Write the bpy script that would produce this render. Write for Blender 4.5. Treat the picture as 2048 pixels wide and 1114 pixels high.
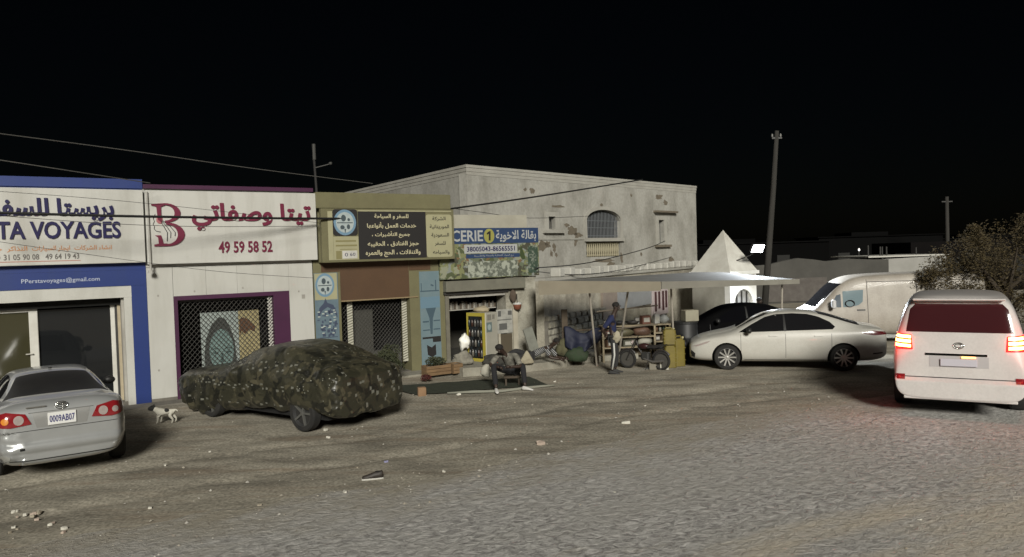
import bpy, bmesh, math, random
from mathutils import Vector, Matrix, noise
from mathutils.bvhtree import BVHTree

for o in list(bpy.data.objects):
    bpy.data.objects.remove(o, do_unlink=True)
SC = bpy.context.scene
COL = SC.collection
rnd = random.Random(7)
R = math.radians

# ------------------------------------------------------------------ camera
cam_d = bpy.data.cameras.new('camera')
cam_d.sensor_width = 36.0
cam_d.lens = 36.0 * 1500 / 2048
cam_d.clip_end = 2000
cam = bpy.data.objects.new('camera', cam_d)
COL.objects.link(cam)
cam.matrix_world = (Matrix.Translation((0, 0, 3.0)) @ Matrix.Rotation(R(90) - math.atan(45 / 1500), 4, 'X')
                    @ Matrix.Rotation(-0.03, 4, 'Z'))
SC.camera = cam

# ------------------------------------------------------------------ sky, sun, exposure
SUN_AZ, SUN_EL = R(6), R(24)          # azimuth to the right of straight behind the camera
world = bpy.data.worlds.new('World')
SC.world = world
world.use_nodes = True
wn = world.node_tree
sky_n = wn.nodes.new('ShaderNodeTexSky')
sky_n.sky_type = 'NISHITA'
sky_n.sun_disc = False
sky_n.sun_elevation = SUN_EL
sky_n.sun_rotation = math.pi - SUN_AZ
sky_n.air_density = 1.0
bg = wn.nodes['Background']
bg.inputs['Strength'].default_value = 0.0003
wn.links.new(sky_n.outputs[0], bg.inputs['Color'])
sun_d = bpy.data.lights.new('sun', 'SUN')
sun_d.energy = 3.95
sun_d.angle = R(13)
sun_d.color = (1.0, 0.968, 0.88)
sun = bpy.data.objects.new('sun', sun_d)
COL.objects.link(sun)
to_sun = Vector((math.sin(SUN_AZ) * math.cos(SUN_EL), -math.cos(SUN_AZ) * math.cos(SUN_EL), math.sin(SUN_EL)))
sun.rotation_euler = to_sun.to_track_quat('Z', 'Y').to_euler()
sun.location = to_sun * 60
SC.view_settings.view_transform = 'Standard'
SC.view_settings.look = 'None'
SC.view_settings.exposure = 0.0
SC.view_settings.gamma = 1.0
SC.render.engine = 'CYCLES'
SC.cycles.use_denoising = True
SC.cycles.max_bounces = 6

# ------------------------------------------------------------------ materials
MATS = {}
def mat(name, col, rough=0.7, col2=None, nscale=3.0, mix=0.5, bump=0.0, bscale=30.0, metal=0.0, spec=0.5,
        coat=0.0, stretch=(1, 1, 1), emit=None, estr=0.0, detail=6.0, contrast=(0.35, 0.65), trans=0.0,
        rough2=None, fine=0.0, fscale=60.0):
    if name in MATS:
        return MATS[name]
    m = bpy.data.materials.new(name)
    m.use_nodes = True
    nt = m.node_tree
    b = nt.nodes['Principled BSDF']
    b.inputs['Base Color'].default_value = (*col, 1)
    b.inputs['Roughness'].default_value = rough
    b.inputs['Metallic'].default_value = metal
    b.inputs['Specular IOR Level'].default_value = spec
    b.inputs['Coat Weight'].default_value = coat
    b.inputs['Coat Roughness'].default_value = 0.06
    b.inputs['Transmission Weight'].default_value = trans
    if emit:
        b.inputs['Emission Color'].default_value = (*emit, 1)
        b.inputs['Emission Strength'].default_value = estr
    tc = nt.nodes.new('ShaderNodeTexCoord')
    mp = nt.nodes.new('ShaderNodeMapping')
    mp.inputs['Scale'].default_value = stretch
    nt.links.new(tc.outputs['Object'], mp.inputs['Vector'])
    out_col = None
    if col2:
        n = nt.nodes.new('ShaderNodeTexNoise')
        n.inputs['Scale'].default_value = nscale
        n.inputs['Detail'].default_value = detail
        n.inputs['Roughness'].default_value = 0.62
        nt.links.new(mp.outputs[0], n.inputs['Vector'])
        r = nt.nodes.new('ShaderNodeMapRange')
        r.inputs['From Min'].default_value = contrast[0]
        r.inputs['From Max'].default_value = contrast[1]
        r.inputs['To Max'].default_value = mix
        nt.links.new(n.outputs['Fac'], r.inputs['Value'])
        x = nt.nodes.new('ShaderNodeMix')
        x.data_type = 'RGBA'
        x.inputs[6].default_value = (*col, 1)
        x.inputs[7].default_value = (*col2, 1)
        nt.links.new(r.outputs[0], x.inputs[0])
        out_col = x.outputs[2]
        if rough2 is not None:
            rr = nt.nodes.new('ShaderNodeMapRange')
            rr.inputs['To Min'].default_value = rough
            rr.inputs['To Max'].default_value = rough2
            nt.links.new(r.outputs[0], rr.inputs['Value'])
            nt.links.new(rr.outputs[0], b.inputs['Roughness'])
    if fine > 0:
        n2 = nt.nodes.new('ShaderNodeTexNoise')
        n2.inputs['Scale'].default_value = fscale
        n2.inputs['Detail'].default_value = 3
        nt.links.new(tc.outputs['Object'], n2.inputs['Vector'])
        r2 = nt.nodes.new('ShaderNodeMapRange')
        r2.inputs['From Min'].default_value = 0.3
        r2.inputs['From Max'].default_value = 0.7
        r2.inputs['To Min'].default_value = 1 - fine
        r2.inputs['To Max'].default_value = 1 + fine * 0.6
        nt.links.new(n2.outputs['Fac'], r2.inputs['Value'])
        mu = nt.nodes.new('ShaderNodeMix')
        mu.data_type = 'RGBA'
        mu.blend_type = 'MULTIPLY'
        mu.inputs[0].default_value = 1
        if out_col:
            nt.links.new(out_col, mu.inputs[6])
        else:
            mu.inputs[6].default_value = (*col, 1)
        nt.links.new(r2.outputs[0], mu.inputs[7])
        out_col = mu.outputs[2]
    if out_col:
        nt.links.new(out_col, b.inputs['Base Color'])
    if bump > 0:
        n3 = nt.nodes.new('ShaderNodeTexNoise')
        n3.inputs['Scale'].default_value = bscale
        n3.inputs['Detail'].default_value = 5
        nt.links.new(tc.outputs['Object'], n3.inputs['Vector'])
        bp = nt.nodes.new('ShaderNodeBump')
        bp.inputs['Strength'].default_value = bump
        bp.inputs['Distance'].default_value = 0.02
        nt.links.new(n3.outputs['Fac'], bp.inputs['Height'])
        nt.links.new(bp.outputs[0], b.inputs['Normal'])
    MATS[name] = m
    return m

# ------------------------------------------------------------------ mesh builder
class MB:
    def __init__(s):
        s.v, s.f, s.m = [], [], []
        s.T = None
    def add(s, vs, fs, m=0):
        b = len(s.v)
        for p in vs:
            p = Vector(p)
            s.v.append(tuple(s.T @ p) if s.T is not None else tuple(p))
        for f in fs:
            s.f.append(tuple(i + b for i in f))
            s.m.append(m)
        return s
    def box(s, x0, x1, y0, y1, z0, z1, m=0, c=0.0):
        if c > 0:
            c = min(c, (x1 - x0) * .45, (y1 - y0) * .45, (z1 - z0) * .45)
            return s.cbox(x0, x1, y0, y1, z0, z1, m, c)
        vs = [(x, y, z) for z in (z0, z1) for y in (y0, y1) for x in (x0, x1)]
        return s.add(vs, [(0, 2, 3, 1), (4, 5, 7, 6), (0, 1, 5, 4), (2, 6, 7, 3), (0, 4, 6, 2), (1, 3, 7, 5)], m)
    def cbox(s, x0, x1, y0, y1, z0, z1, m, c):
        bm = bmesh.new()
        bmesh.ops.create_cube(bm, size=1)
        for v in bm.verts:
            v.co = Vector(((x0 + x1) / 2 + v.co.x * (x1 - x0), (y0 + y1) / 2 + v.co.y * (y1 - y0), (z0 + z1) / 2 + v.co.z * (z1 - z0)))
        bmesh.ops.bevel(bm, geom=bm.edges[:], offset=c, segments=1, affect='EDGES')
        bm.verts.index_update()
        s.add([v.co for v in bm.verts], [[v.index for v in f.verts] for f in bm.faces], m)
        bm.free()
        return s
    def prism(s, pts, y0, y1, m=0, plane='xz'):
        n = len(pts)
        def P(a, b, c):
            return (a, c, b) if plane == 'xz' else ((a, b, c) if plane == 'xy' else (c, a, b))
        vs = [P(a, b, y0) for a, b in pts] + [P(a, b, y1) for a, b in pts]
        fs = [tuple(range(n)), tuple(range(2 * n - 1, n - 1, -1))]
        fs += [(i, i + n, (i + 1) % n + n, (i + 1) % n) for i in range(n)]
        return s.add(vs, fs, m)
    def cyl(s, p0, p1, r0, r1=None, seg=10, m=0, cap=True):
        r1 = r0 if r1 is None else r1
        p0, p1 = Vector(p0), Vector(p1)
        q = (p1 - p0).to_track_quat('Z', 'Y')
        vs = []
        for p, r in ((p0, r0), (p1, r1)):
            for i in range(seg):
                a = 2 * math.pi * i / seg
                vs.append(p + q @ Vector((r * math.cos(a), r * math.sin(a), 0)))
        fs = [(i, (i + 1) % seg, (i + 1) % seg + seg, i + seg) for i in range(seg)]
        if cap:
            fs += [tuple(range(seg - 1, -1, -1)), tuple(range(seg, 2 * seg))]
        return s.add(vs, fs, m)
    def tube(s, path, r, seg=6, m=0, cap=True):
        path = [Vector(p) for p in path]
        n = len(path)
        rs = r if isinstance(r, (list, tuple)) else [r] * n
        vs = []
        prev = None
        for i, p in enumerate(path):
            d = (path[min(i + 1, n - 1)] - path[max(i - 1, 0)]).normalized()
            if prev is None:
                u = d.orthogonal().normalized()
            else:
                u = (prev - d * prev.dot(d)).normalized()
            prev = u
            w = d.cross(u)
            for k in range(seg):
                a = 2 * math.pi * k / seg
                vs.append(p + (u * math.cos(a) + w * math.sin(a)) * rs[i])
        fs = [(i * seg + k, i * seg + (k + 1) % seg, (i + 1) * seg + (k + 1) % seg, (i + 1) * seg + k)
              for i in range(n - 1) for k in range(seg)]
        if cap:
            fs += [tuple(range(seg - 1, -1, -1)), tuple(range((n - 1) * seg, n * seg))]
        return s.add(vs, fs, m)
    def lathe(s, prof, c=(0, 0, 0), seg=14, m=0):
        c = Vector(c)
        vs = [c + Vector((r * math.cos(2 * math.pi * k / seg), r * math.sin(2 * math.pi * k / seg), z)) for r, z in prof for k in range(seg)]
        n = len(prof)
        fs = [(i * seg + k, i * seg + (k + 1) % seg, (i + 1) * seg + (k + 1) % seg, (i + 1) * seg + k)
              for i in range(n - 1) for k in range(seg)]
        fs += [tuple(range(seg - 1, -1, -1)), tuple(range((n - 1) * seg, n * seg))]
        return s.add(vs, fs, m)
    def blob(s, c, r, m=0, sub=2, nz=0.15, seed=0, flat=None):
        bm = bmesh.new()
        bmesh.ops.create_icosphere(bm, subdivisions=sub, radius=1)
        c = Vector(c)
        for v in bm.verts:
            k = 1 + nz * noise.noise(v.co * 1.7 + Vector((seed * 3.1, seed, 0)))
            v.co = Vector((v.co.x * r[0] * k, v.co.y * r[1] * k, v.co.z * r[2] * k))
            if flat is not None and v.co.z < flat:
                v.co.z = flat
        bm.verts.index_update()
        s.add([c + v.co for v in bm.verts], [[v.index for v in f.verts] for f in bm.faces], m)
        bm.free()
        return s
    def mesh(s, name, mats, smooth=False):
        me = bpy.data.meshes.new(name)
        me.from_pydata(s.v, [], s.f)
        for x in (mats if isinstance(mats, (list, tuple)) else [mats]):
            me.materials.append(x)
        me.polygons.foreach_set('material_index', s.m)
        if smooth:
            me.polygons.foreach_set('use_smooth', [True] * len(s.f))
        bm = bmesh.new()
        bm.from_mesh(me)
        bmesh.ops.recalc_face_normals(bm, faces=bm.faces[:])
        bm.to_mesh(me)
        bm.free()
        me.update()
        return me
    def build(s, name, mats, parent=None, smooth=False, auto=False, **kw):
        me = s.mesh(name, mats, smooth or auto)
        if auto:
            me.set_sharp_from_angle(angle=R(38))
        return put(name, me, parent, **kw)

def put(name, me, parent=None, loc=(0, 0, 0), rz=0.0, label=None, cat=None, group=None, kind=None, M=None):
    o = bpy.data.objects.new(name, me)
    COL.objects.link(o)
    if M is not None:
        o.matrix_world = M
    else:
        o.location = loc
        o.rotation_euler = (0, 0, rz)
    if parent is not None:
        o.parent = parent
    tag(o, label, cat, group, kind)
    return o
def tag(o, label=None, cat=None, group=None, kind=None):
    if label: o['label'] = label
    if cat: o['category'] = cat
    if group: o['group'] = group
    if kind: o['kind'] = kind
    return o
def thing(name, label, cat, loc=(0, 0, 0), rz=0.0, group=None):
    return put(name, None, None, loc, rz, label, cat, group)
def copy_tree(o, parent=None):
    c = o.copy()
    COL.objects.link(c)
    c.parent = parent
    for ch in o.children:
        copy_tree(ch, c)
    return c
def finish(obj_mesh, mods):
    """apply a list of modifier set-ups (callables taking a temp object) to a mesh and give the result"""
    t = bpy.data.objects.new('tmp', obj_mesh)
    COL.objects.link(t)
    for f in mods:
        f(t)
    bpy.context.view_layer.update()
    dg = bpy.context.evaluated_depsgraph_get()
    me = bpy.data.meshes.new_from_object(t.evaluated_get(dg))
    bpy.data.objects.remove(t, do_unlink=True)
    return me

# ------------------------------------------------------------------ writing
AR = {}
for ch, st, n in [('ء', 0xFE80, 1), ('آ', 0xFE81, 2), ('أ', 0xFE83, 2), ('ؤ', 0xFE85, 2), ('إ', 0xFE87, 2), ('ئ', 0xFE89, 4),
                  ('ا', 0xFE8D, 2), ('ب', 0xFE8F, 4), ('ة', 0xFE93, 2), ('ت', 0xFE95, 4), ('ث', 0xFE99, 4), ('ج', 0xFE9D, 4),
                  ('ح', 0xFEA1, 4), ('خ', 0xFEA5, 4), ('د', 0xFEA9, 2), ('ذ', 0xFEAB, 2), ('ر', 0xFEAD, 2), ('ز', 0xFEAF, 2),
                  ('س', 0xFEB1, 4), ('ش', 0xFEB5, 4), ('ص', 0xFEB9, 4), ('ض', 0xFEBD, 4), ('ط', 0xFEC1, 4), ('ظ', 0xFEC5, 4),
                  ('ع', 0xFEC9, 4), ('غ', 0xFECD, 4), ('ف', 0xFED1, 4), ('ق', 0xFED5, 4), ('ك', 0xFED9, 4), ('ل', 0xFEDD, 4),
                  ('م', 0xFEE1, 4), ('ن', 0xFEE5, 4), ('ه', 0xFEE9, 4), ('و', 0xFEED, 2), ('ى', 0xFEEF, 2), ('ي', 0xFEF1, 4)]:
    AR[ch] = (st, n)
LA = {'ا': 0xFEFB, 'أ': 0xFEF7, 'إ': 0xFEF9}
def shape_ar(t):
    out, i, joined = [], 0, False
    while i < len(t):
        c = t[i]
        if c not in AR:
            out.append(c); joined = False; i += 1; continue
        if c == 'ل' and i + 1 < len(t) and t[i + 1] in LA:
            out.append(chr(LA[t[i + 1]] + (1 if joined else 0))); joined = False; i += 2; continue
        st, n = AR[c]
        nxt = i + 1 < len(t) and t[i + 1] in AR and t[i + 1] != 'ء'
        if n == 4:
            f = (3 if joined else 2) if nxt else (1 if joined else 0)
            joined = bool(nxt)
        else:
            f = (1 if joined else 0) if n == 2 else 0
            joined = False
        out.append(chr(st + f)); i += 1
    return ''.join(reversed(out))
def lettering(body, x0, x1, z0, z1, y, depth, material, parent, bold=0.0, name='lettering', res=2, label=None, shear=0.0):
    """writing standing on the x-z plane, front face at y - depth, filling the box x0..x1, z0..z1"""
    if any(c in AR for c in body):
        body = shape_ar(body)
    c = bpy.data.curves.new('txt', 'FONT')
    c.body = body
    c.resolution_u = res
    c.offset = bold
    c.shear = shear
    c.extrude = 0.5
    t = bpy.data.objects.new('txt', c)
    COL.objects.link(t)
    bpy.context.view_layer.update()
    me = bpy.data.meshes.new_from_object(t.evaluated_get(bpy.context.evaluated_depsgraph_get()))
    bpy.data.objects.remove(t, do_unlink=True)
    xs = [v.co.x for v in me.vertices]; ys = [v.co.y for v in me.vertices]
    ax, bx, ay, by = min(xs), max(xs), min(ys), max(ys)
    for v in me.vertices:
        v.co = Vector((x0 + (v.co.x - ax) / (bx - ax) * (x1 - x0), y - depth * (v.co.z + 0.5), z0 + (v.co.y - ay) / (by - ay) * (z1 - z0)))
    me.materials.clear()
    me.materials.append(material)
    return put(name, me, parent, label=label)
def disc_pts(cx, cz, rx, rz, n=24, a0=0, a1=2 * math.pi):
    full = abs(a1 - a0 - 2 * math.pi) < 1e-6
    return [(cx + rx * math.cos(a0 + (a1 - a0) * i / (n if full else n - 1)), cz + rz * math.sin(a0 + (a1 - a0) * i / (n if full else n - 1))) for i in range(n)]
def rrect(x0, x1, z0, z1, r, n=4):
    p = []
    for cx, cz, a in ((x1 - r, z1 - r, 0), (x0 + r, z1 - r, 90), (x0 + r, z0 + r, 180), (x1 - r, z0 + r, 270)):
        for i in range(n + 1):
            t = R(a + 90 * i / n)
            p.append((cx + r * math.cos(t), cz + r * math.sin(t)))
    return p
def lattice(mb, x0, x1, z0, z1, y, step, r, ang=1.0):
    """two layers of crossing diagonal bars clipped to the rectangle"""
    for sgn, yy in ((1, y), (-1, y + 2.2 * r)):
        c = (x0 if sgn > 0 else x0) - (z1 - z0) / ang - step
        k0 = x0 - (z1 - z0) / ang
        n = int((x1 - x0 + 2 * (z1 - z0) / ang) / step) + 2
        for i in range(n):
            xs = k0 + i * step
            # line x = xs + t, z = z0 + ang*t (sgn>0)  or z = z1 - ang*t
            t0, t1 = max(0, x0 - xs), min((z1 - z0) / ang, x1 - xs)
            if t1 - t0 < 0.02:
                continue
            za = z0 + ang * t0 if sgn > 0 else z1 - ang * t0
            zb = z0 + ang * t1 if sgn > 0 else z1 - ang * t1
            mb.cyl((xs + t0, yy, za), (xs + t1, yy, zb), r, seg=4, cap=False)
    return mb
# ------------------------------------------------------------------ ground and road
ROAD_P = Vector((-5.6, 8.0)); ROAD_A = R(27.6)
RD = Vector((math.cos(ROAD_A), math.sin(ROAD_A))); RN = Vector((-RD.y, RD.x))
def edge_wob(t):
    return (0.28 * noise.noise(Vector((t * 0.35, 3.3, 0))) + 0.16 * noise.noise(Vector((t * 1.3, 7.7, 0)))
            + 0.07 * noise.noise(Vector((t * 4.1, 1.7, 0))) + 0.3 * math.exp(-((t - 10) / 3.0) ** 2))
def road_d(x, y):                      # metres off the road (negative: on it)
    q = Vector((x, y)) - ROAD_P
    return q.dot(RN) - edge_wob(q.dot(RD)), q.dot(RD)
def gz(x, y):
    d, t = road_d(x, y)
    if d < 0.0:
        return -0.03 if d < -0.15 else -0.006 + d * 0.16
    n = 0.034 * noise.noise(Vector((x * 0.45, y * 0.8, 0))) + 0.022 * noise.noise(Vector((x * 1.3, y * 2.1, 5)))
    n += 0.010 * noise.noise(Vector((x * 4.0, y * 5.0, 9)))
    # wheel ruts running along the road
    n -= 0.034 * math.exp(-((d - 1.15 - 0.25 * math.sin(t * 0.3)) / 0.13) ** 2) + 0.04 * math.exp(-((d - 2.6 - 0.3 * math.sin(t * 0.23 + 1)) / 0.14) ** 2)
    f = min(1.0, max(0.0, (d - 0.1) / 0.9))
    return -0.006 + (n * 0.9) * f
def make_ground():
    def axis(lo, a, b, hi, fine):
        out = []
        x = lo
        while x < a: out.append(x); x += max(fine, (a - x) * 0.25)
        k = int((b - a) / fine)
        out += [a + (b - a) * i / k for i in range(k + 1)]
        x = b + fine
        while x < hi: out.append(x); x += max(fine, (x - b) * 0.3)
        out.append(hi)
        return out
    xs = axis(-160, -11, 15, 220, 0.13); ys = axis(-40, 6.5, 24, 320, 0.10)
    nx, ny = len(xs), len(ys)
    vs = []
    for y in ys:
        for x in xs:
            far = not (-11 <= x <= 15 and 6.5 <= y <= 24)
            d, t = road_d(x, y)
            z = gz(x, y)
            if far: z = -0.03 if d < 0 else -0.008
            vs.append((x, y, z))
    fs = [(j * nx + i, j * nx + i + 1, (j + 1) * nx + i + 1, (j + 1) * nx + i) for j in range(ny - 1) for i in range(nx - 1)]
    me = bpy.data.meshes.new('ground')
    me.from_pydata(vs, [], fs)
    me.polygons.foreach_set('use_smooth', [True] * len(fs))
    m = mat('sand', (0.375, 0.345, 0.28), 0.95, (0.19, 0.174, 0.14), 0.8, 0.85, bump=0.55, bscale=9, spec=0.15,
            contrast=(0.42, 0.64), fine=0.4, fscale=24, stretch=(0.7, 1.9, 1), detail=11)
    nt = m.node_tree; b = nt.nodes['Principled BSDF']
    src = b.inputs['Base Color'].links[0].from_socket
    tc = nt.nodes.new('ShaderNodeTexCoord')
    mp = nt.nodes.new('ShaderNodeMapping'); mp.inputs['Rotation'].default_value = (0, 0, -ROAD_A); mp.inputs['Scale'].default_value = (0.28, 1.9, 1)
    nt.links.new(tc.outputs['Object'], mp.inputs[0])
    n = nt.nodes.new('ShaderNodeTexNoise'); n.inputs['Scale'].default_value = 1.1; n.inputs['Detail'].default_value = 8; n.inputs['Roughness'].default_value = 0.65
    nt.links.new(mp.outputs[0], n.inputs['Vector'])
    r = nt.nodes.new('ShaderNodeMapRange'); r.inputs['From Min'].default_value = 0.52; r.inputs['From Max'].default_value = 0.66; r.inputs['To Max'].default_value = 0.55
    nt.links.new(n.outputs['Fac'], r.inputs[0])
    x = nt.nodes.new('ShaderNodeMix'); x.data_type = 'RGBA'; x.inputs[7].default_value = (0.22, 0.165, 0.115, 1)
    nt.links.new(r.outputs[0], x.inputs[0]); nt.links.new(src, x.inputs[6])
    # pale stony specks
    v = nt.nodes.new('ShaderNodeTexNoise'); v.inputs['Scale'].default_value = 7.0; v.inputs['Detail'].default_value = 10; v.inputs['Roughness'].default_value = 0.8
    nt.links.new(mp.outputs[0], v.inputs['Vector'])
    r3 = nt.nodes.new('ShaderNodeMapRange'); r3.inputs['From Min'].default_value = 0.56; r3.inputs['From Max'].default_value = 0.66; r3.inputs['To Max'].default_value = 0.65
    nt.links.new(v.outputs['Fac'], r3.inputs[0])
    x2 = nt.nodes.new('ShaderNodeMix'); x2.data_type = 'RGBA'; x2.inputs[7].default_value = (0.47, 0.42, 0.33, 1)
    nt.links.new(r3.outputs[0], x2.inputs[0]); nt.links.new(x.outputs[2], x2.inputs[6])
    nt.links.new(x2.outputs[2], b.inputs['Base Color'])
    me.materials.append(m)
    put('ground', me, None, kind='structure', label='trampled sandy verge with ruts between road and shops')
make_ground()

def make_road():
    vs, fs = [], []
    ts = [-90 + i * 3 for i in range(28)] + [-6 + i * 0.08 for i in range(350)] + [22 + i * 3 for i in range(60)]
    ds = [0.0, 0.12, 0.5, 2, 6, 14, 30]
    for t in ts:
        w = edge_wob(t)
        for k, dd in enumerate(ds):
            vs.append((t, (w if k < 3 else w * max(0, 1 - k * .3)) - dd, 0.002 if k == 0 else 0.004))
    n = len(ds)
    for i in range(len(ts) - 1):
        for k in range(n - 1):
            fs.append((i * n + k, i * n + k + 1, (i + 1) * n + k + 1, (i + 1) * n + k))
    me = bpy.data.meshes.new('road')
    me.from_pydata(vs, [], fs)
    m = bpy.data.materials.new('asphalt'); m.use_nodes = True
    nt = m.node_tree; b = nt.nodes['Principled BSDF']
    b.inputs['Specular IOR Level'].default_value = 0.35
    tc = nt.nodes.new('ShaderNodeTexCoord')
    def nz(scale, detail, rough=0.6, sc=(1, 1, 1), dist=0.0):
        mp = nt.nodes.new('ShaderNodeMapping'); mp.inputs['Scale'].default_value = sc
        nt.links.new(tc.outputs['Object'], mp.inputs[0])
        q = nt.nodes.new('ShaderNodeTexNoise'); q.inputs['Scale'].default_value = scale; q.inputs['Detail'].default_value = detail
        q.inputs['Roughness'].default_value = rough; q.inputs['Distortion'].default_value = dist
        nt.links.new(mp.outputs[0], q.inputs['Vector']); return q.outputs['Fac']
    def mr(src, a, c, lo=0.0, hi=1.0):
        r = nt.nodes.new('ShaderNodeMapRange'); r.inputs[1].default_value = a; r.inputs[2].default_value = c
        r.inputs[3].default_value = lo; r.inputs[4].default_value = hi; nt.links.new(src, r.inputs[0]); return r.outputs[0]
    def mx(fac, a, c):
        x = nt.nodes.new('ShaderNodeMix'); x.data_type = 'RGBA'
        nt.links.new(fac, x.inputs[0])
        for i, s in ((6, a), (7, c)):
            if isinstance(s, tuple): x.inputs[i].default_value = (*s, 1)
            else: nt.links.new(s, x.inputs[i])
        return x.outputs[2]
    grain = nz(8.5, 7, 0.70, (1, 1.25, 1), 0.7)
    base = mx(mr(grain, 0.38, 0.63), (0.27, 0.26, 0.25), (0.68, 0.665, 0.635))
    patch = mr(nz(0.35, 9, 0.7, (0.5, 1.4, 1)), 0.45, 0.62, 0.0, 0.7)
    base = mx(patch, base, (0.46, 0.445, 0.41))
    # sand blown over the edge and over the near right-hand lane
    sep = nt.nodes.new('ShaderNodeSeparateXYZ'); nt.links.new(tc.outputs['Object'], sep.inputs[0])
    e = nt.nodes.new('ShaderNodeMath'); e.operation = 'ADD'
    nt.links.new(sep.outputs['Y'], e.inputs[0]); nt.links.new(mr(nz(1.3, 8, 0.7, (0.5, 1.2, 1)), 0.3, 0.7, -1.2, 1.0), e.inputs[1])
    edge = mr(e.outputs[0], -1.5, 0.4, 0.0, 0.95)
    base = mx(edge, base, (0.36, 0.325, 0.258))
    e2 = nt.nodes.new('ShaderNodeMath'); e2.operation = 'ADD'
    nt.links.new(sep.outputs['Y'], e2.inputs[0]); nt.links.new(mr(nz(0.8, 8, 0.7, (0.35, 1.4, 1)), 0.3, 0.7, -1.6, 1.6), e2.inputs[1])
    base = mx(mr(e2.outputs[0], -4.0, -5.4, 0.0, 0.85), base, (0.58, 0.52, 0.42))
    nt.links.new(base, b.inputs['Base Color'])
    nt.links.new(mr(grain, 0.3, 0.7, 0.95, 0.62), b.inputs['Roughness'])
    bp = nt.nodes.new('ShaderNodeBump'); bp.inputs['Strength'].default_value = 1.0; bp.inputs['Distance'].default_value = 0.05
    nt.links.new(grain, bp.inputs['Height']); nt.links.new(bp.outputs[0], b.inputs['Normal'])
    me.materials.append(m)
    put('road', me, None, (ROAD_P.x, ROAD_P.y, 0), ROAD_A, kind='structure', label='coarse worn grey asphalt road with a ragged sandy edge')
make_road()

# ------------------------------------------------------------------ the row of shops
FA = R(32.392); F0 = (-8.0, 16.34, 0.0)
FX = Vector((math.cos(FA), math.sin(FA), 0)); FY = Vector((-math.sin(FA), math.cos(FA), 0))
def fw(s, y, z=0.0):
    return Vector(F0) + FX * s + FY * y + Vector((0, 0, z))
M_white = mat('painted_white', (0.50, 0.495, 0.455), 0.6, (0.28, 0.27, 0.23), 1.3, 0.6, bump=0.08, bscale=40, contrast=(0.45, 0.75), fine=0.05, stretch=(1, 1, 0.4))
M_signwhite = mat('sign_sheet_white', (0.52, 0.515, 0.48), 0.38, (0.38, 0.37, 0.33), 1.6, 0.65, contrast=(0.45, 0.72), fine=0.03, stretch=(1.6, 1, .22), bump=0.05, bscale=2.5)
M_gloss = mat('glossy_white_cladding', (0.50, 0.495, 0.46), 0.16, (0.36, 0.35, 0.31), 1.1, 0.6, contrast=(0.45, 0.7), stretch=(1.3, 1, .3), bump=0.02, bscale=3)
M_blue = mat('blue_cladding', (0.010, 0.030, 0.165), 0.5, (0.016, 0.036, 0.145), 1.4, 0.7, fine=0.08, stretch=(1.5, 1, .3))
M_navy = mat('navy_letters', (0.018, 0.016, 0.07), 0.35)
M_purple = mat('purple_frame', (0.065, 0.019, 0.052), 0.4, (0.048, 0.015, 0.04), 2, 0.6)
M_maroon = mat('maroon_letters', (0.15, 0.018, 0.045), 0.4)
M_orange = mat('orange_print', (0.50, 0.20, 0.06), 0.6)
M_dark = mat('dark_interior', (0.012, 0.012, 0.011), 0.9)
M_black = mat('black_print', (0.014, 0.013, 0.013), 0.6)
M_roof = mat('flat_roof', (0.22, 0.20, 0.17), 0.95, (0.13, 0.12, 0.10), 1.5, 0.7)
M_alu = mat('white_aluminium', (0.62, 0.61, 0.56), 0.4, (0.45, 0.43, 0.38), 4, 0.5)
M_jamb = mat('grey_plaster', (0.36, 0.345, 0.31), 0.85, (0.22, 0.21, 0.185), 1.4, 0.7, bump=0.15, bscale=25)
M_glass = mat('dark_glass', (0.012, 0.013, 0.014), 0.04, spec=0.5)
M_olive = mat('olive_render', (0.155, 0.145, 0.075), 0.8, (0.115, 0.105, 0.056), 2.2, 0.6, bump=0.15, bscale=30, fine=0.1)
M_brown = mat('brown_cladding', (0.090, 0.049, 0.024), 0.6, (0.072, 0.039, 0.020), 1.5, 0.7, fine=0.12)
M_steel = mat('grille_steel', (0.085, 0.082, 0.075), 0.5, metal=0.5)
M_cream = mat('cream_sheet', (0.34, 0.325, 0.20), 0.6, (0.27, 0.255, 0.155), 3, 0.5)
M_grime = mat('plinth_grime', (0.20, 0.185, 0.155), 0.95, (0.11, 0.10, 0.085), 3, 0.8, bump=0.2, bscale=20)
M_metaldark = mat('dark_metal', (0.035, 0.034, 0.032), 0.5)

def shell(t, x0, x1, h, depth=6.5, y0=0.62):
    """the shop's own side walls, back and flat roof behind its front"""
    m = MB()
    m.box(x0 + .01, x0 + .16, y0, depth, 0, h)
    m.box(x1 - .16, x1 - .01, y0, depth, 0, h)
    m.box(x0 + .16, x1 - .16, depth - .15, depth, 0, h)
    m.build('side_and_back_walls', M_jamb, t)
    m = MB(); m.box(x0 + .16, x1 - .16, y0, depth - .15, h - .25, h - .08)
    m.build('roof', M_roof, t)
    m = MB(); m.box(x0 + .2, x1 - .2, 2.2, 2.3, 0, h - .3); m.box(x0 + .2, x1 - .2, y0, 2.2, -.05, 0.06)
    m.build('interior', M_dark, t)

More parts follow.
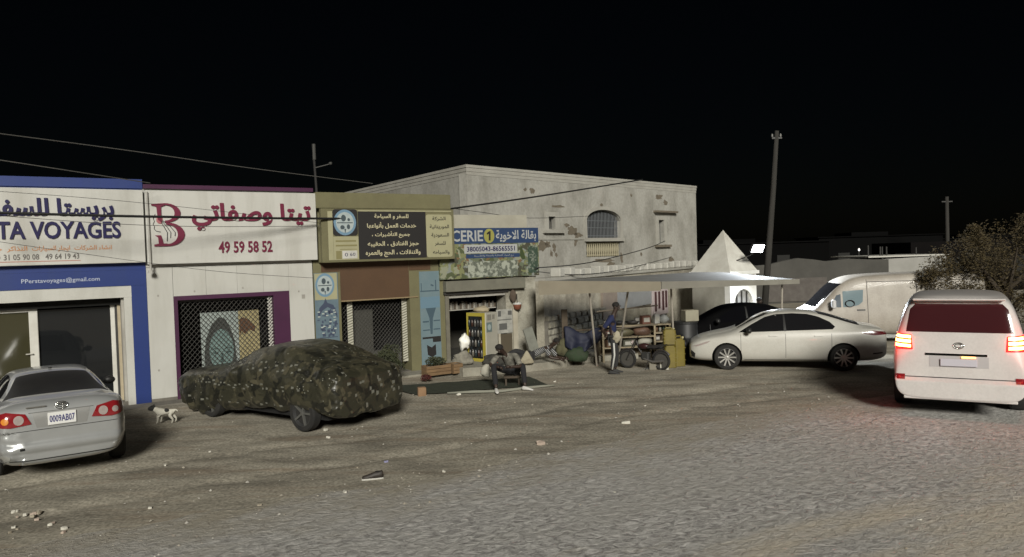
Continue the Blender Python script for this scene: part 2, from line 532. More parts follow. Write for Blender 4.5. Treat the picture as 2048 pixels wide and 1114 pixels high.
# ---- shop 1: blue travel agency
def shop_blue():
    t = thing('travel_agency_shop', 'blue and white travel agency shopfront with dark glass doors, leftmost of the row', 'shop', F0, FA)
    x0, x1 = -6.4, 0.03
    shell(t, x0, x1, 4.6)
    m = MB(); m.box(x0, x1, 0, .6, 2.95, 4.88)                   # upper wall behind the sign
    m.box(x0, x0 + .3, 0, .6, 0, 2.95)
    m.build('wall', M_blue, t)
    m = MB(); m.box(x0, x1, -.03, 0, 4.7, 4.9); m.build('top_band', M_blue, t)
    m = MB(); m.box(x0 + .3, x1, -.012, .6, 2.61, 2.948); m.build('blue_band', M_blue, t)
    m = MB(); m.box(-.27, x1, -.01, .6, 0.0, 2.608); m.build('blue_pilaster', M_blue, t)
    m = MB(); m.box(x0 + .3, -.27, 0.004, .6, 2.36, 2.608); m.build('white_lintel', M_white, t)
    m = MB(); m.box(-.42, -.272, 0.004, .12, 0.02, 2.358); m.build('white_jamb', M_white, t)
    m = MB(); m.box(-.47, -.272, .121, .6, 0.02, 2.358); m.build('reveal', M_jamb, t)
    # glazing
    g = MB(); g.box(x0 + .3, -.60, .47, .48, .3, 2.16)
    g.build('glass_pane', M_glass, t)
    f = MB(); f.box(-.66, -.57, .42, .52, .14, 2.2, c=.01); f.box(-1.95, -.66, .43, .51, .18, .27)
    fr = f.build('glazing_frame', M_alu, t)
    f = MB(); f.box(-.565, -.53, .40, .5, .12, 2.2); f.build('dark_gasket', M_metaldark, t)
    f = MB(); f.box(-.53, -.472, .36, .5, .1, 2.24); f.build('timber_strip', mat('raw_timber', (0.42, 0.36, 0.25), .8, (.3, .25, .17), 6, .6), t)
    d = MB(); d.box(-2.16, -2.0, .40, .5, .08, 2.2, c=.01); d.box(-2.9, -2.76, .40, .5, .08, 2.2, c=.01); d.box(-2.76, -2.16, .405, .495, 2.14, 2.2); d.box(-2.76, -2.16, .405, .495, .08, .25)
    door = d.build('door_frame', M_alu, t)
    h = MB(); h.cyl((-2.12, .40, 1.27), (-2.12, .35, 1.27), .012, seg=6); h.cyl((-2.12, .355, 1.27), (-2.24, .355, 1.27), .012, seg=6)
    h.build('door_handle', M_alu, door)
    p = MB(); p.box(-2.76, -2.16, .44, .45, .25, 2.14)
    p.build('door_pane', mat('olive_tinted_glass', (0.045, 0.042, 0.022), 0.08), door)
    d = MB(); d.box(-3.75, -3.6, .40, .5, .08, 2.2); d.box(-3.6, -2.92, .41, .49, 2.14, 2.2); d.build('door_frame', M_alu, t)
    h = MB(); h.box(x0 + .3, -.42, .3, .6, 2.2, 2.355); h.build('shutter_housing', M_dark, t)
    h = MB(); h.box(x0 + .3, -.42, .02, .6, 0.0, .1); h.build('threshold', M_grime, t)
    # the sign
    s = MB(); s.box(x0, x1 - .01, -.16, -.031, 3.1, 4.66, c=.008)
    sg = s.build('sign_panel', M_signwhite, t, label='white sign panel with navy lettering')
    Y = -.161
    lettering('بريستا للسفر', -2.72, -.55, 3.99, 4.46, Y, .03, M_navy, sg, bold=.035, res=3)
    lettering('PRESTA VOYAGES', -3.36, -.44, 3.63, 3.985, Y, .03, M_navy, sg, bold=.022, res=3)
    for tx, a, b in (('انشاء الشركات', -1.30, -.62), ('ايجار السيارات', -2.04, -1.38), ('التذاكر', -2.46, -2.12), ('حجز الفنادق', -3.1, -2.54)): lettering(tx, a, b, 3.37, 3.49, Y, .004, M_orange, sg, bold=.012)
    lettering('31 05 90 08   49 64 19 43', -2.52, -1.22, 3.21, 3.33, Y, .004, mat('grey_print', (.13, .12, .11), .7), sg, bold=.02)
    k = MB(); k.prism(disc_pts(-2.62, 3.27, .05, .05, 14), Y - .003, Y); k.build('phone_mark', mat('grey_mark', (.35, .34, .31), .7), sg)
    k = MB(); k.box(x0 + .1, -1.2, Y - .003, Y, 3.172, 3.185); k.build('red_rule', mat('red_rule', (.4, .14, .1), .7), sg)
    lettering('PPerstavoyages@gmail.com', -2.25, -.86, 2.715, 2.83, -.012, .004, mat('pale_print', (.42, .46, .56), .7), t, bold=.005)
shop_blue()

# ---- shop 2: white and purple
def shop_purple():
    t = thing('beauty_shop', 'white glossy shopfront with purple frame, red lettering and a folding grille', 'shop', F0, FA)
    x0, x1 = 0.035, 3.70
    shell(t, x0, x1, 4.5)
    m = MB(); m.box(x0, x1, 0, .6, 2.99, 4.74); m.build('wall', M_white, t)
    m = MB(); m.box(x0, x1 + .06, -.12, .3, 4.70, 4.79); m.build('purple_coping', M_purple, t)
    # glossy cladding sheets round the opening, joints between them
    xs = [x0, .56, 1.25, 1.93, 2.52, 3.12, x1]
    for a, b in zip(xs[1:-2], xs[2:-1]):
        m = MB(); m.box(a + .002, b - .002, -.012 + rnd.uniform(-.002, .002), .1, 2.33, 2.98); m.build('cladding_sheet', M_gloss, t)
    m = MB(); m.box(x0, .555, -.012, .6, .10, 2.98); m.build('cladding_pier', M_gloss, t)
    m = MB(); m.box(3.122, x1, -.012, .6, .10, 2.98); m.build('cladding_pier', M_gloss, t)
    m = MB(); m.box(x0, .555, -.02, .6, 0, .10); m.build('plinth', M_grime, t)
    m = MB(); m.box(3.122, x1, -.02, .6, 0, .10); m.build('plinth', M_grime, t)
    m = MB(); m.box(.557, .64, -.016, .5, .02, 2.33); m.box(.64, 2.74, -.016, .5, 2.235, 2.33); m.build('purple_frame', M_purple, t)
    m = MB(); m.box(2.742, 3.12, -.016, .5, .02, 2.33); m.build('purple_panel', M_purple, t)
    m = MB(); m.box(.64, 2.74, .1, 1.6, 0, .06); m.build('threshold', M_grime, t)
    # folding lattice grille
    g = MB(); lattice(g, .65, 2.62, .08, 2.22, .14, .105, .0075, 1.15)
    gr = g.build('folding_grille', M_steel, t)
    g = MB()
    lattice(g, 2.63, 2.735, .08, 2.22, .10, .07, .013, 1.15)
    g.build('folded_grille_stack', mat('bright_galvanised', (.62, .61, .56), .4, metal=.3), t)
    g = MB(); g.box(.65, 2.74, .12, .16, 2.18, 2.225); g.build('grille_rail', M_steel, t)
    # printed posters behind the grille
    m = MB(); m.box(1.16, 2.0, .36, .37, .30, 1.9)
    p = m.build('poster', mat('poster_pale_teal', (.40, .45, .42), .6, (.30, .36, .34), 4, .6), t, label='pale poster showing a veiled face')
    m = MB(); m.prism([(1.22, .3), (1.22, .95), (1.27, 1.3), (1.40, 1.62), (1.56, 1.78), (1.70, 1.74), (1.82, 1.5), (1.90, 1.2), (1.93, .8), (1.93, .3)], .356, .36); v = m.build('printed_veil', mat('print_dark', (.05, .055, .05), .6), p)
    m = MB(); m.prism(disc_pts(1.60, 1.0, .27, .50, 20), .353, .356); m.build('printed_face', mat('print_teal', (.20, .29, .27), .6, (.13, .2, .19), 5, .7), p)
    m = MB()
    for cx in (1.47, 1.74):
        m.prism([(cx - .09, 1.03), (cx, 1.08), (cx + .09, 1.04), (cx + .09, 1.02), (cx, 1.055), (cx - .09, 1.01)], .350, .353)
        m.prism(disc_pts(cx, .95, .06, .022, 10), .350, .353)
    m.prism([(1.59, .93), (1.62, .93), (1.65, .72), (1.57, .72)], .350, .353)
    m.build('printed_features', mat('print_darkteal', (.05, .08, .075), .6), p)
    m = MB(); m.box(2.004, 2.48, .365, .375, .3, 1.9)
    p = m.build('poster', mat('poster_yellow', (.42, .36, .19), .6, (.33, .27, .13), 3, .6), t, label='yellowish poster with dark hair')
    m = MB(); m.prism([(2.02, 1.7), (2.12, 1.74), (2.26, 1.66), (2.4, 1.5), (2.36, 1.38), (2.24, 1.44), (2.14, 1.34), (2.06, 1.42), (2.02, 1.3)], .361, .365); m.build('printed_hair', mat('print_brown', (.12, .06, .03), .6), p)
    # sign
    s = MB(); s.box(x0 + .02, 3.80, -.17, -.001, 3.05, 4.66, c=.008)
    sg = s.build('sign_panel', M_signwhite, t, label='white sign panel with a red letter emblem')
    Y = -.171
    lettering('تيتا وصفاتي', .98, 3.66, 3.78, 4.40, Y, .03, M_maroon, sg, bold=.032, res=4)
    lettering('49 59 58 52', 1.52, 2.72, 3.26, 3.53, Y, .02, M_maroon, sg, bold=.022)
    # letter B emblem with a face in profile and long hair
    m = MB(); m.prism([(.17, 4.36), (.44, 4.38), (.44, 4.33), (.36, 4.30), (.36, 3.96), (.29, 4.02), (.27, 4.30), (.17, 4.33)], Y - .03, Y)
    def bow(cx, cz, rx, rz, th, n=16):
        o = disc_pts(cx, cz, rx, rz, n, R(-92), R(92)); i = [(cx + (a - cx) * (1 - th / rx), cz + (b - cz) * (1 - th * .35 / rz)) for a, b in o]
        for k in range(n - 1):
            m.prism([o[k], o[k + 1], i[k + 1], i[k]], Y - .03, Y)
    bow(.44, 4.17, .31, .21, .12); bow(.46, 3.70, .36, .26, .14)
    m.prism([(.2, 3.44), (.46, 3.44), (.46, 3.50), (.38, 3.50), (.36, 3.60), (.34, 3.68), (.22, 3.68), (.28, 3.63), (.29, 3.50), (.2, 3.48)], Y - .03, Y)
    m.build('letter_emblem', M_maroon, sg)
    m = MB()
    m.tube([(.24, Y - .006, 4.14), (.20, Y - .006, 4.04), (.22, Y - .006, 3.98), (.19, Y - .006, 3.92), (.22, Y - .006, 3.88), (.21, Y - .006, 3.82), (.25, Y - .006, 3.77), (.34, Y - .006, 3.75)], .008, seg=4)
    for dx, zz in ((0, 3.55), (.07, 3.62), (.16, 3.66)):
        m.tube([(.34 + dx * .3, Y - .006, 4.0), (.40 + dx * .8, Y - .006, 3.88), (.47 + dx, Y - .006, 3.74), (.46 + dx, Y - .006, zz)], .010, seg=4)
    m.build('profile_line', M_black, sg)
    m = MB(); m.blob((.33, Y - .008, 4.02), (.07, .006, .09), nz=.3); m.build('hair_mark', mat('hair_pink', (.35, .12, .13), .5), sg)
    # rainwater pipe in the joint with the blue shop
    m = MB(); m.tube([(.09, -.21, 4.62), (.105, -.21, 3.2), (.105, -.20, 2.92)], .022, seg=8); m.cyl((.105, -.2, 2.93), (.105, -.2, 2.86), .05, .06, seg=10)
    m.build('rainwater_pipe', mat('pipe_grey', (.36, .35, .32), .6), t)
    m = MB()
    for x, z in ((.25, 2.36), (1.0, 2.42), (2.05, 2.45), (.2, .72), (3.35, 2.3)):
        m.prism(disc_pts(x, z, .02, .026, 8), -.017, -.011)
    m.box(3.42, 3.5, -.017, -.011, 2.12, 2.22); m.build('wall_fixing', M_jamb, t)
shop_purple()
# ---- shop 3: olive and brown travel company
def emblem(parent, cx, cz, rx, rz, Y):
    m = MB(); m.prism(disc_pts(cx, cz, rx, rz, 28), Y - .003, Y); e = m.build('round_emblem', mat('emblem_blue', (.14, .24, .33), .6), parent)
    m = MB(); m.prism(disc_pts(cx, cz, rx * .8, rz * .8, 28), Y - .006, Y - .003); m.build('emblem_field', mat('emblem_pale', (.38, .43, .42), .6, (.28, .34, .36), 9, .7), e)
    m = MB()
    m.prism(disc_pts(cx - rx * .12, cz + rz * .34, rx * .22, rz * .26, 12), Y - .009, Y - .006)
    m.prism(disc_pts(cx + rx * .34, cz + rz * .22, rx * .12, rz * .12, 10), Y - .009, Y - .006)
    m.prism(disc_pts(cx - rx * .24, cz - rz * .38, rx * .2, rz * .17, 10), Y - .009, Y - .006)
    m.prism(disc_pts(cx + rx * .3, cz - rz * .34, rx * .15, rz * .2, 10), Y - .009, Y - .006)
    m.box(cx - rx * .7, cx + rx * .7, Y - .009, Y - .006, cz - rz * .06, cz + rz * .01)
    m.prism([(cx - rx * .08, cz - rz * .5), (cx + rx * .08, cz - rz * .5), (cx, cz - rz * .86)], Y - .009, Y - .006)
    m.build('emblem_figures', mat('emblem_dark', (.05, .07, .08), .6), e)

def shop_olive():
    t = thing('travel_company_shop', 'olive and brown shopfront with a black lettered board and tall blue posters', 'shop', F0, FA)
    x0, x1 = 3.725, 7.30
    shell(t, x0, x1, 4.4)
    m = MB(); m.box(x0, 7.45, 0, .6, 2.97, 4.3); m.build('wall', M_olive, t)
    m = MB(); m.box(x0 + .07, 7.47, -.2, .5, 4.3, 4.69, c=.01); m.build('parapet_band', M_olive, t)
    m = MB(); m.box(x0, 4.40, 0, .6, 0, 2.97); m.build('pilaster', M_olive, t)
    m = MB(); m.box(6.27, x1, 0, .6, 0, 2.97); m.build('pilaster', M_olive, t)
    m = MB(); m.box(4.402, 6.268, -.006, .5, 2.0, 2.965); m.box(x0 + .2, 4.39, -.008, -.001, 2.74, 2.965); m.box(6.28, 6.9, -.008, -.001, 2.70, 2.965); m.build('brown_fascia', M_brown, t)
    m = MB(); m.box(4.402, 6.5, -.03, -.007, 1.985, 2.015); m.build('fascia_trim', mat('trim_tan', (.24, .18, .10), .6), t)
    # posters on the pilasters
    m = MB(); m.box(x0 + .01, 4.33, -.012, -.001, .55, 2.72); p = m.build('wall_poster', mat('poster_blue', (.12, .175, .205), .6, (.095, .135, .17), 5, .7), t, label='tall yellow and blue poster with a round emblem')
    m = MB(); m.box(x0 + .02, 4.31, -.015, -.012, 2.06, 2.71); m.build('poster_head', M_cream, p)
    emblem(p, 4.0, 2.42, .24, .29, -.015)
    m = MB()
    m.prism([(3.80, 1.62), (3.84, 1.86), (3.96, 1.98), (4.0, 2.1), (4.05, 1.98), (4.2, 1.92), (4.29, 1.7), (4.29, 1.6), (4.18, 1.80), (4.05, 1.88), (3.92, 1.80)], -.016, -.012)
    rp = random.Random(3)
    for k in range(46):
        cx, cz = rp.uniform(3.80, 4.28), rp.uniform(1.16, 1.82)
        w, h = rp.uniform(.008, .04), rp.uniform(.01, .045)
        m.box(cx - w, min(cx + w, 4.31), -.0145 - .0002 * (k % 8), -.012, cz - h, cz + h)
    m.box(3.82, 4.28, -.0165, -.012, 1.12, 1.135)
    m.build('poster_print', mat('print_navy', (.045, .06, .10), .6), p)
    m = MB()
    for k in range(20):
        cx, cz = rp.uniform(3.82, 4.26), rp.uniform(1.2, 1.8)
        m.box(cx - .03, cx + .03, -.018 - .0002 * (k % 8), -.0166, cz - .012, cz + .012)
    m.build('poster_print_light', mat('print_pale', (.42, .46, .42), .6), p)
    m = MB(); m.box(6.56, 7.15, -.012, -.001, .14, 2.66); p = m.build('wall_poster', mat('poster_skyblue', (.125, .185, .21), .6, (.15, .205, .225), 3, .8), t, label='tall pale blue poster with dark printed columns')
    m = MB(); m.box(6.58, 7.13, -.015, -.012, 2.12, 2.15); m.box(7.02, 7.05, -.015, -.012, 2.15, 2.42)
    m.prism([(6.9, 2.32), (6.98, 2.28), (6.96, 2.25), (6.88, 2.28)], -.015, -.012); m.box(6.6, 6.62, -.0152, -.012, 2.15, 2.35)
    m.prism([(6.72, 1.68), (7.02, 1.68), (6.92, 1.4), (6.90, .98), (6.84, .98), (6.82, 1.4)], -.014, -.012)
    m.box(6.62, 6.80, -.0155, -.012, 1.30, 1.34); m.box(6.94, 7.13, -.0155, -.012, 1.32, 1.35); m.box(6.62, 6.82, -.0155, -.012, 1.08, 1.11); m.box(6.93, 7.13, -.0155, -.012, 1.09, 1.12)
    m.build('poster_print', mat('print_slate', (.05, .085, .11), .6), p, kind='stuff')
    m = MB(); m.box(6.6, 7.14, -.016, -.012, .86, .91); m.box(6.9, 7.14, -.0165, -.012, .76, .86)
    m.prism([(6.72, .70), (6.86, .62), (6.98, .70), (6.99, .42), (6.86, .36), (6.74, .43)], -.016, -.012)
    m.build('poster_figure', M_black, p)
    m = MB(); m.box(6.58, 7.14, -.0135, -.012, 1.68, 1.98); m.build('poster_band', mat('poster_midblue', (.12, .20, .26), .6), p)
    # folding grille in the doorway
    g = MB(); lattice(g, 4.42, 6.1, .08, 1.99, .24, .10, .007, 1.1); g.build('folding_grille', M_steel, t)
    for a in (4.62, 6.12):
        m = MB(); m.box(a, a + .14, .19, .20, .3, 1.99); st = m.build('folded_grille_stack', mat('galvanised_pale', (.46, .45, .37), .5), t)
        m = MB()
        for k in range(24):
            z = .34 + k * .068
            m.prism([(a + .0, z), (a + .14, z + .05), (a + .14, z + .072), (a + .0, z + .022)], .180, .189)
        m.build('stack_links', mat('galvanised_dark', (.15, .145, .11), .5), st)
    m = MB(); m.box(4.78, 5.42, .5, .55, .06, 1.72); m.build('door_leaf', mat('grey_door', (.085, .083, .07), .7, (.06, .058, .05), 3, .6), t)
    m = MB(); m.box(5.42, 6.2, .5, .55, .06, .62); m.build('counter_front', mat('grey_counter', (.10, .097, .085), .8, (.06, .058, .05), 2, .6), t)
    m = MB(); m.box(4.4, 6.27, .05, 1.6, 0, .06); m.build('threshold', M_grime, t)
    # sign board
    s = MB(); s.box(3.86, 7.47, -.34, -.21, 3.0, 4.285); s.box(3.86, 7.47, -.35, -.001, 2.975, 2.998)
    sg = s.build('sign_box', M_olive, t)
    Y = -.341
    m = MB(); m.box(4.02, 4.14, Y - .006, Y, 3.03, 4.22); m.build('sign_edge', M_cream, sg)
    m = MB(); m.box(4.145, 4.785, Y - .006, Y, 3.03, 3.60); m.build('sign_cream', M_cream, sg)
    m = MB(); m.prism(rrect(4.14, 4.775, 3.62, 4.27, .08), Y - .008, Y); k = m.build('emblem_board', M_black, sg); emblem(k, 4.45, 3.945, .285, .315, Y - .008)
    m = MB(); m.box(4.2, 4.72, Y - .009, Y - .006, 3.47, 3.51); m.box(4.2, 4.74, Y - .009, Y - .006, 3.36, 3.40); m.box(4.3, 4.74, Y - .009, Y - .006, 3.28, 3.295); m.box(4.2, 4.34, Y - .009, Y - .006, 3.05, 3.25); m.build('sign_lines', mat('print_olive', (.20, .18, .08), .7), sg)
    m = MB(); m.box(4.36, 4.74, Y - .010, Y - .006, 3.06, 3.25); m.build('sign_small_panel', M_signwhite, sg)
    lettering('0', 4.42, 4.50, 3.11, 3.2, Y - .010, .003, M_navy, sg); lettering('60', 4.55, 4.69, 3.12, 3.2, Y - .010, .003, M_navy, sg)
    m = MB(); m.box(4.79, 6.64, Y - .008, Y, 3.03, 4.215); m.build('sign_black', M_black, sg)
    m = MB(); m.prism(rrect(6.645, 7.40, 3.03, 4.15, .07), Y - .010, Y); m.build('sign_cream', M_cream, sg)
    m = MB(); m.box(4.79, 7.4, Y - .006, Y, 4.22, 4.25); m.build('sign_trim', M_cream, sg)
    cl = mat('cream_letters', (.50, .46, .30), .6)
    for (tx, a, b, z0, z1) in (('للسفر و السياحة', 5.22, 6.15, 4.02, 4.16), ('خدمات العمل بأنواعها', 5.02, 6.36, 3.78, 3.95), ('جميع التأشيرات ،', 5.14, 6.18, 3.55, 3.72),
                               ('حجز الفنادق ، الحقيبه', 5.02, 6.42, 3.32, 3.47), ('والتنقلات ، الحج والعمره', 4.96, 6.46, 3.07, 3.25)):
        lettering(tx, a, b, z0, z1, Y - .008, .01, cl, sg, bold=.014)
    for tx, z, a, b in (('الشركة', 3.97, 6.83, 7.22), ('الموريتانية', 3.76, 6.75, 7.32), ('السعودية', 3.54, 6.79, 7.31), ('للسفر', 3.32, 6.88, 7.20), ('والسياحه', 3.09, 6.82, 7.31)):
        lettering(tx, a, b, z, z + .125, Y - .010, .004, M_black, sg, bold=.014)
shop_olive()

# ---- grocery
M_peel = mat('peeling_plaster', (.36, .345, .285), .9, (.17, .155, .12), 1.8, .85, bump=.4, bscale=12, contrast=(.42, .62), fine=.15, fscale=20)
def grocery():
    t = thing('grocery_shop', 'run-down grocery with a blue and green produce banner above its open front', 'shop', F0, FA)
    x0, x1 = 7.31, 10.30
    m = MB(); m.box(7.48, 10.05, .02, 5.5, 2.4, 4.17); m.build('upper_wall', mat('pale_plaster', (.36, .345, .285), .9, (.28, .265, .215), 1.6, .7, bump=.2, bscale=15), t)
    m = MB(); m.box(9.24, x1, 0, .5, 0, 2.4); m.build('pier', M_peel, t)
    m = MB(); m.box(x0, 7.42, -.02, .5, 0, 2.1); m.build('pier', mat('grey_pier', (.17, .16, .125), .9, (.11, .10, .08), 3, .7), t)
    m = MB(); m.box(7.42, 9.24, .02, .5, 1.9, 2.06); m.build('lintel', M_jamb, t)
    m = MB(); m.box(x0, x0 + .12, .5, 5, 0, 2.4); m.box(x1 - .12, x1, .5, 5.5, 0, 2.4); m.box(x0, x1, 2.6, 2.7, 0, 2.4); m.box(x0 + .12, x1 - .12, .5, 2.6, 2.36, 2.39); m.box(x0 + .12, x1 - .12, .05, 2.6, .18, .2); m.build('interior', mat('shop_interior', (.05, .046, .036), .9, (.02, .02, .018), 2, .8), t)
    m = MB(); m.box(7.26, 9.8, -.2, .015, 2.08, 2.37, c=.01); m.build('shutter_housing', mat('olive_grey_metal', (.165, .16, .125), .6, (.11, .105, .085), 3, .6), t)
    m = MB(); m.box(7.26, 9.3, -.08, .015, 2.0, 2.075); m.build('shutter_rail', M_metaldark, t)
    # shelf of goods at the back of the dark shop
    m = MB()
    rp = random.Random(5)
    for k in range(26):
        x = 7.6 + k * .062
        m.box(x, x + .05, .5, .56, 1.55, 1.62 + rp.uniform(.03, .16), m=k % 3)
    m.box(7.5, 9.2, .48, .6, 1.52, 1.545, m=3)
    m.build('shelf_goods', [mat('goods_grey', (.16, .15, .13), .7), mat('goods_brown', (.09, .07, .05), .7), mat('goods_pale', (.3, .28, .24), .7), M_jamb], t, kind='stuff')
    # banner
    m = MB(); m.box(7.14, 10.36, -.09, -.005, 2.42, 3.80)
    bn = mat('produce_print', (.20, .21, .10), .55)
    nt = bn.node_tree; b = nt.nodes['Principled BSDF']
    tc = nt.nodes.new('ShaderNodeTexCoord'); vo = nt.nodes.new('ShaderNodeTexVoronoi'); vo.inputs['Scale'].default_value = 6.5; vo.inputs['Randomness'].default_value = 1
    wz = nt.nodes.new('ShaderNodeTexNoise'); wz.inputs['Scale'].default_value = 5
    ad = nt.nodes.new('ShaderNodeVectorMath'); ad.operation = 'MULTIPLY_ADD'; ad.inputs[1].default_value = (.5, .5, .5)
    nt.links.new(wz.outputs['Color'], ad.inputs[0]); nt.links.new(tc.outputs['Object'], ad.inputs[2]); nt.links.new(tc.outputs['Object'], wz.inputs['Vector'])
    nt.links.new(ad.outputs[0], vo.inputs['Vector'])
    sp = nt.nodes.new('ShaderNodeSeparateColor'); nt.links.new(vo.outputs['Color'], sp.inputs[0])
    cr = nt.nodes.new('ShaderNodeValToRGB'); cr.color_ramp.interpolation = 'CONSTANT'
    for p_, c_ in ((0, (.075, .09, .042)), (.2, (.18, .19, .09)), (.4, (.12, .14, .09)), (.55, (.24, .25, .175)), (.7, (.06, .06, .04)), (.8, (.21, .23, .21)), (.92, (.16, .10, .05))):
        el = cr.color_ramp.elements.new(p_) if p_ > 0 else cr.color_ramp.elements[0]
        el.position = p_; el.color = (*c_, 1)
    nt.links.new(sp.outputs[0], cr.inputs[0]); nt.links.new(cr.outputs[0], b.inputs['Base Color'])
    bo = m.build('banner', bn, t, label='printed banner with produce and white writing')
    Y = -.091
    mb_ = mat('banner_blue', (.020, .042, .105), .5, (.027, .053, .118), 3, .6)
    m = MB(); m.box(7.14, 10.36, Y - .004, Y, 3.37, 3.80); m.build('banner_blue_band', mb_, bo)
    wl = mat('banner_white', (.35, .36, .355), .6)
    lettering('PICERIE', 7.24, 8.50, 3.43, 3.74, Y - .004, .004, wl, bo, bold=.02)
    m = MB(); m.prism(disc_pts(8.70, 3.58, .17, .2, 22), Y - .009, Y - .004); c = m.build('number_disc', mat('disc_yellow', (.27, .26, .065), .6), bo)
    m = MB(); m.prism([(8.68, 3.45), (8.74, 3.45), (8.75, 3.71), (8.70, 3.71), (8.62, 3.65), (8.63, 3.61), (8.69, 3.64)], Y - .013, Y - .009); m.build('digit', M_black, c)
    lettering('بقالة الاخوية', 8.92, 10.28, 3.40, 3.74, Y - .004, .004, wl, bo, bold=.018)
    m = MB(); m.box(7.9, 9.62, Y - .004, Y, 3.10, 3.34); m.build('number_strip', wl, bo)
    lettering('38005043-86565551', 7.98, 9.54, 3.15, 3.29, Y - .004, .003, M_navy, bo, bold=.02)
    m = MB(); m.box(7.95, 9.70, Y - .004, Y, 2.97, 3.08); m.build('blue_strip', mb_, bo)
    lettering('بيع المواد الغذائية بالجملة والتقسيط', 8.2, 9.5, 2.99, 3.06, Y - .004, .002, wl, bo)
    m = MB(); m.prism(rrect(9.98, 10.33, 2.50, 3.28, .06), Y - .003, Y); m.build('dark_print_panel', mat('print_green', (.035, .06, .04), .6, (.2, .22, .18), 14, .9, contrast=(.5, .6)), bo)
    m = MB(); m.prism([(9.74, 3.33), (9.86, 3.05), (9.9, 2.92), (9.8, 2.88), (9.7, 3.0)], Y - .003, Y); m.build('printed_bottle', mat('print_dkgreen', (.04, .06, .02), .6), bo)
    m = MB(); m.box(8.0, 9.62, Y - .0025, Y, 2.44, 2.88); m.build('printed_shelf_picture', mat('print_shelf', (.32, .34, .28), .6, (.08, .09, .07), 7, .9, contrast=(.47, .56)), bo)
    # notices and hung things on the pier
    m = MB(); m.box(8.90, 9.43, -.03, -.005, .82, 1.50); nb = m.build('notice_board', mat('notice_pale', (.36, .355, .32), .7, (.22, .22, .2), 8, .8), t)
    m = MB()
    for (a, b_, c_, d_) in ((8.95, 9.05, 1.30, 1.46), (9.28, 9.41, 1.33, 1.45), (8.98, 9.24, .92, 1.1), (8.92, 9.4, 1.19, 1.215)): m.box(a, b_, -.034, -.03, c_, d_)
    m.build('notice_pictures', mat('notice_dark', (.09, .09, .085), .7), nb)
    m = MB(); m.box(9.02, 9.40, -.035, .0, .24, .80); m.build('brown_board', mat('brown_board', (.075, .06, .038), .8), t)
    m = MB(); m.box(8.95, 9.02, -.03, .0, .2, .82); m.box(9.44, 9.60, -.05, -.002, .2, 1.98); m.build('timber_post', mat('pale_timber', (.40, .37, .30), .8, (.3, .27, .2), 4, .6), t)
grocery()

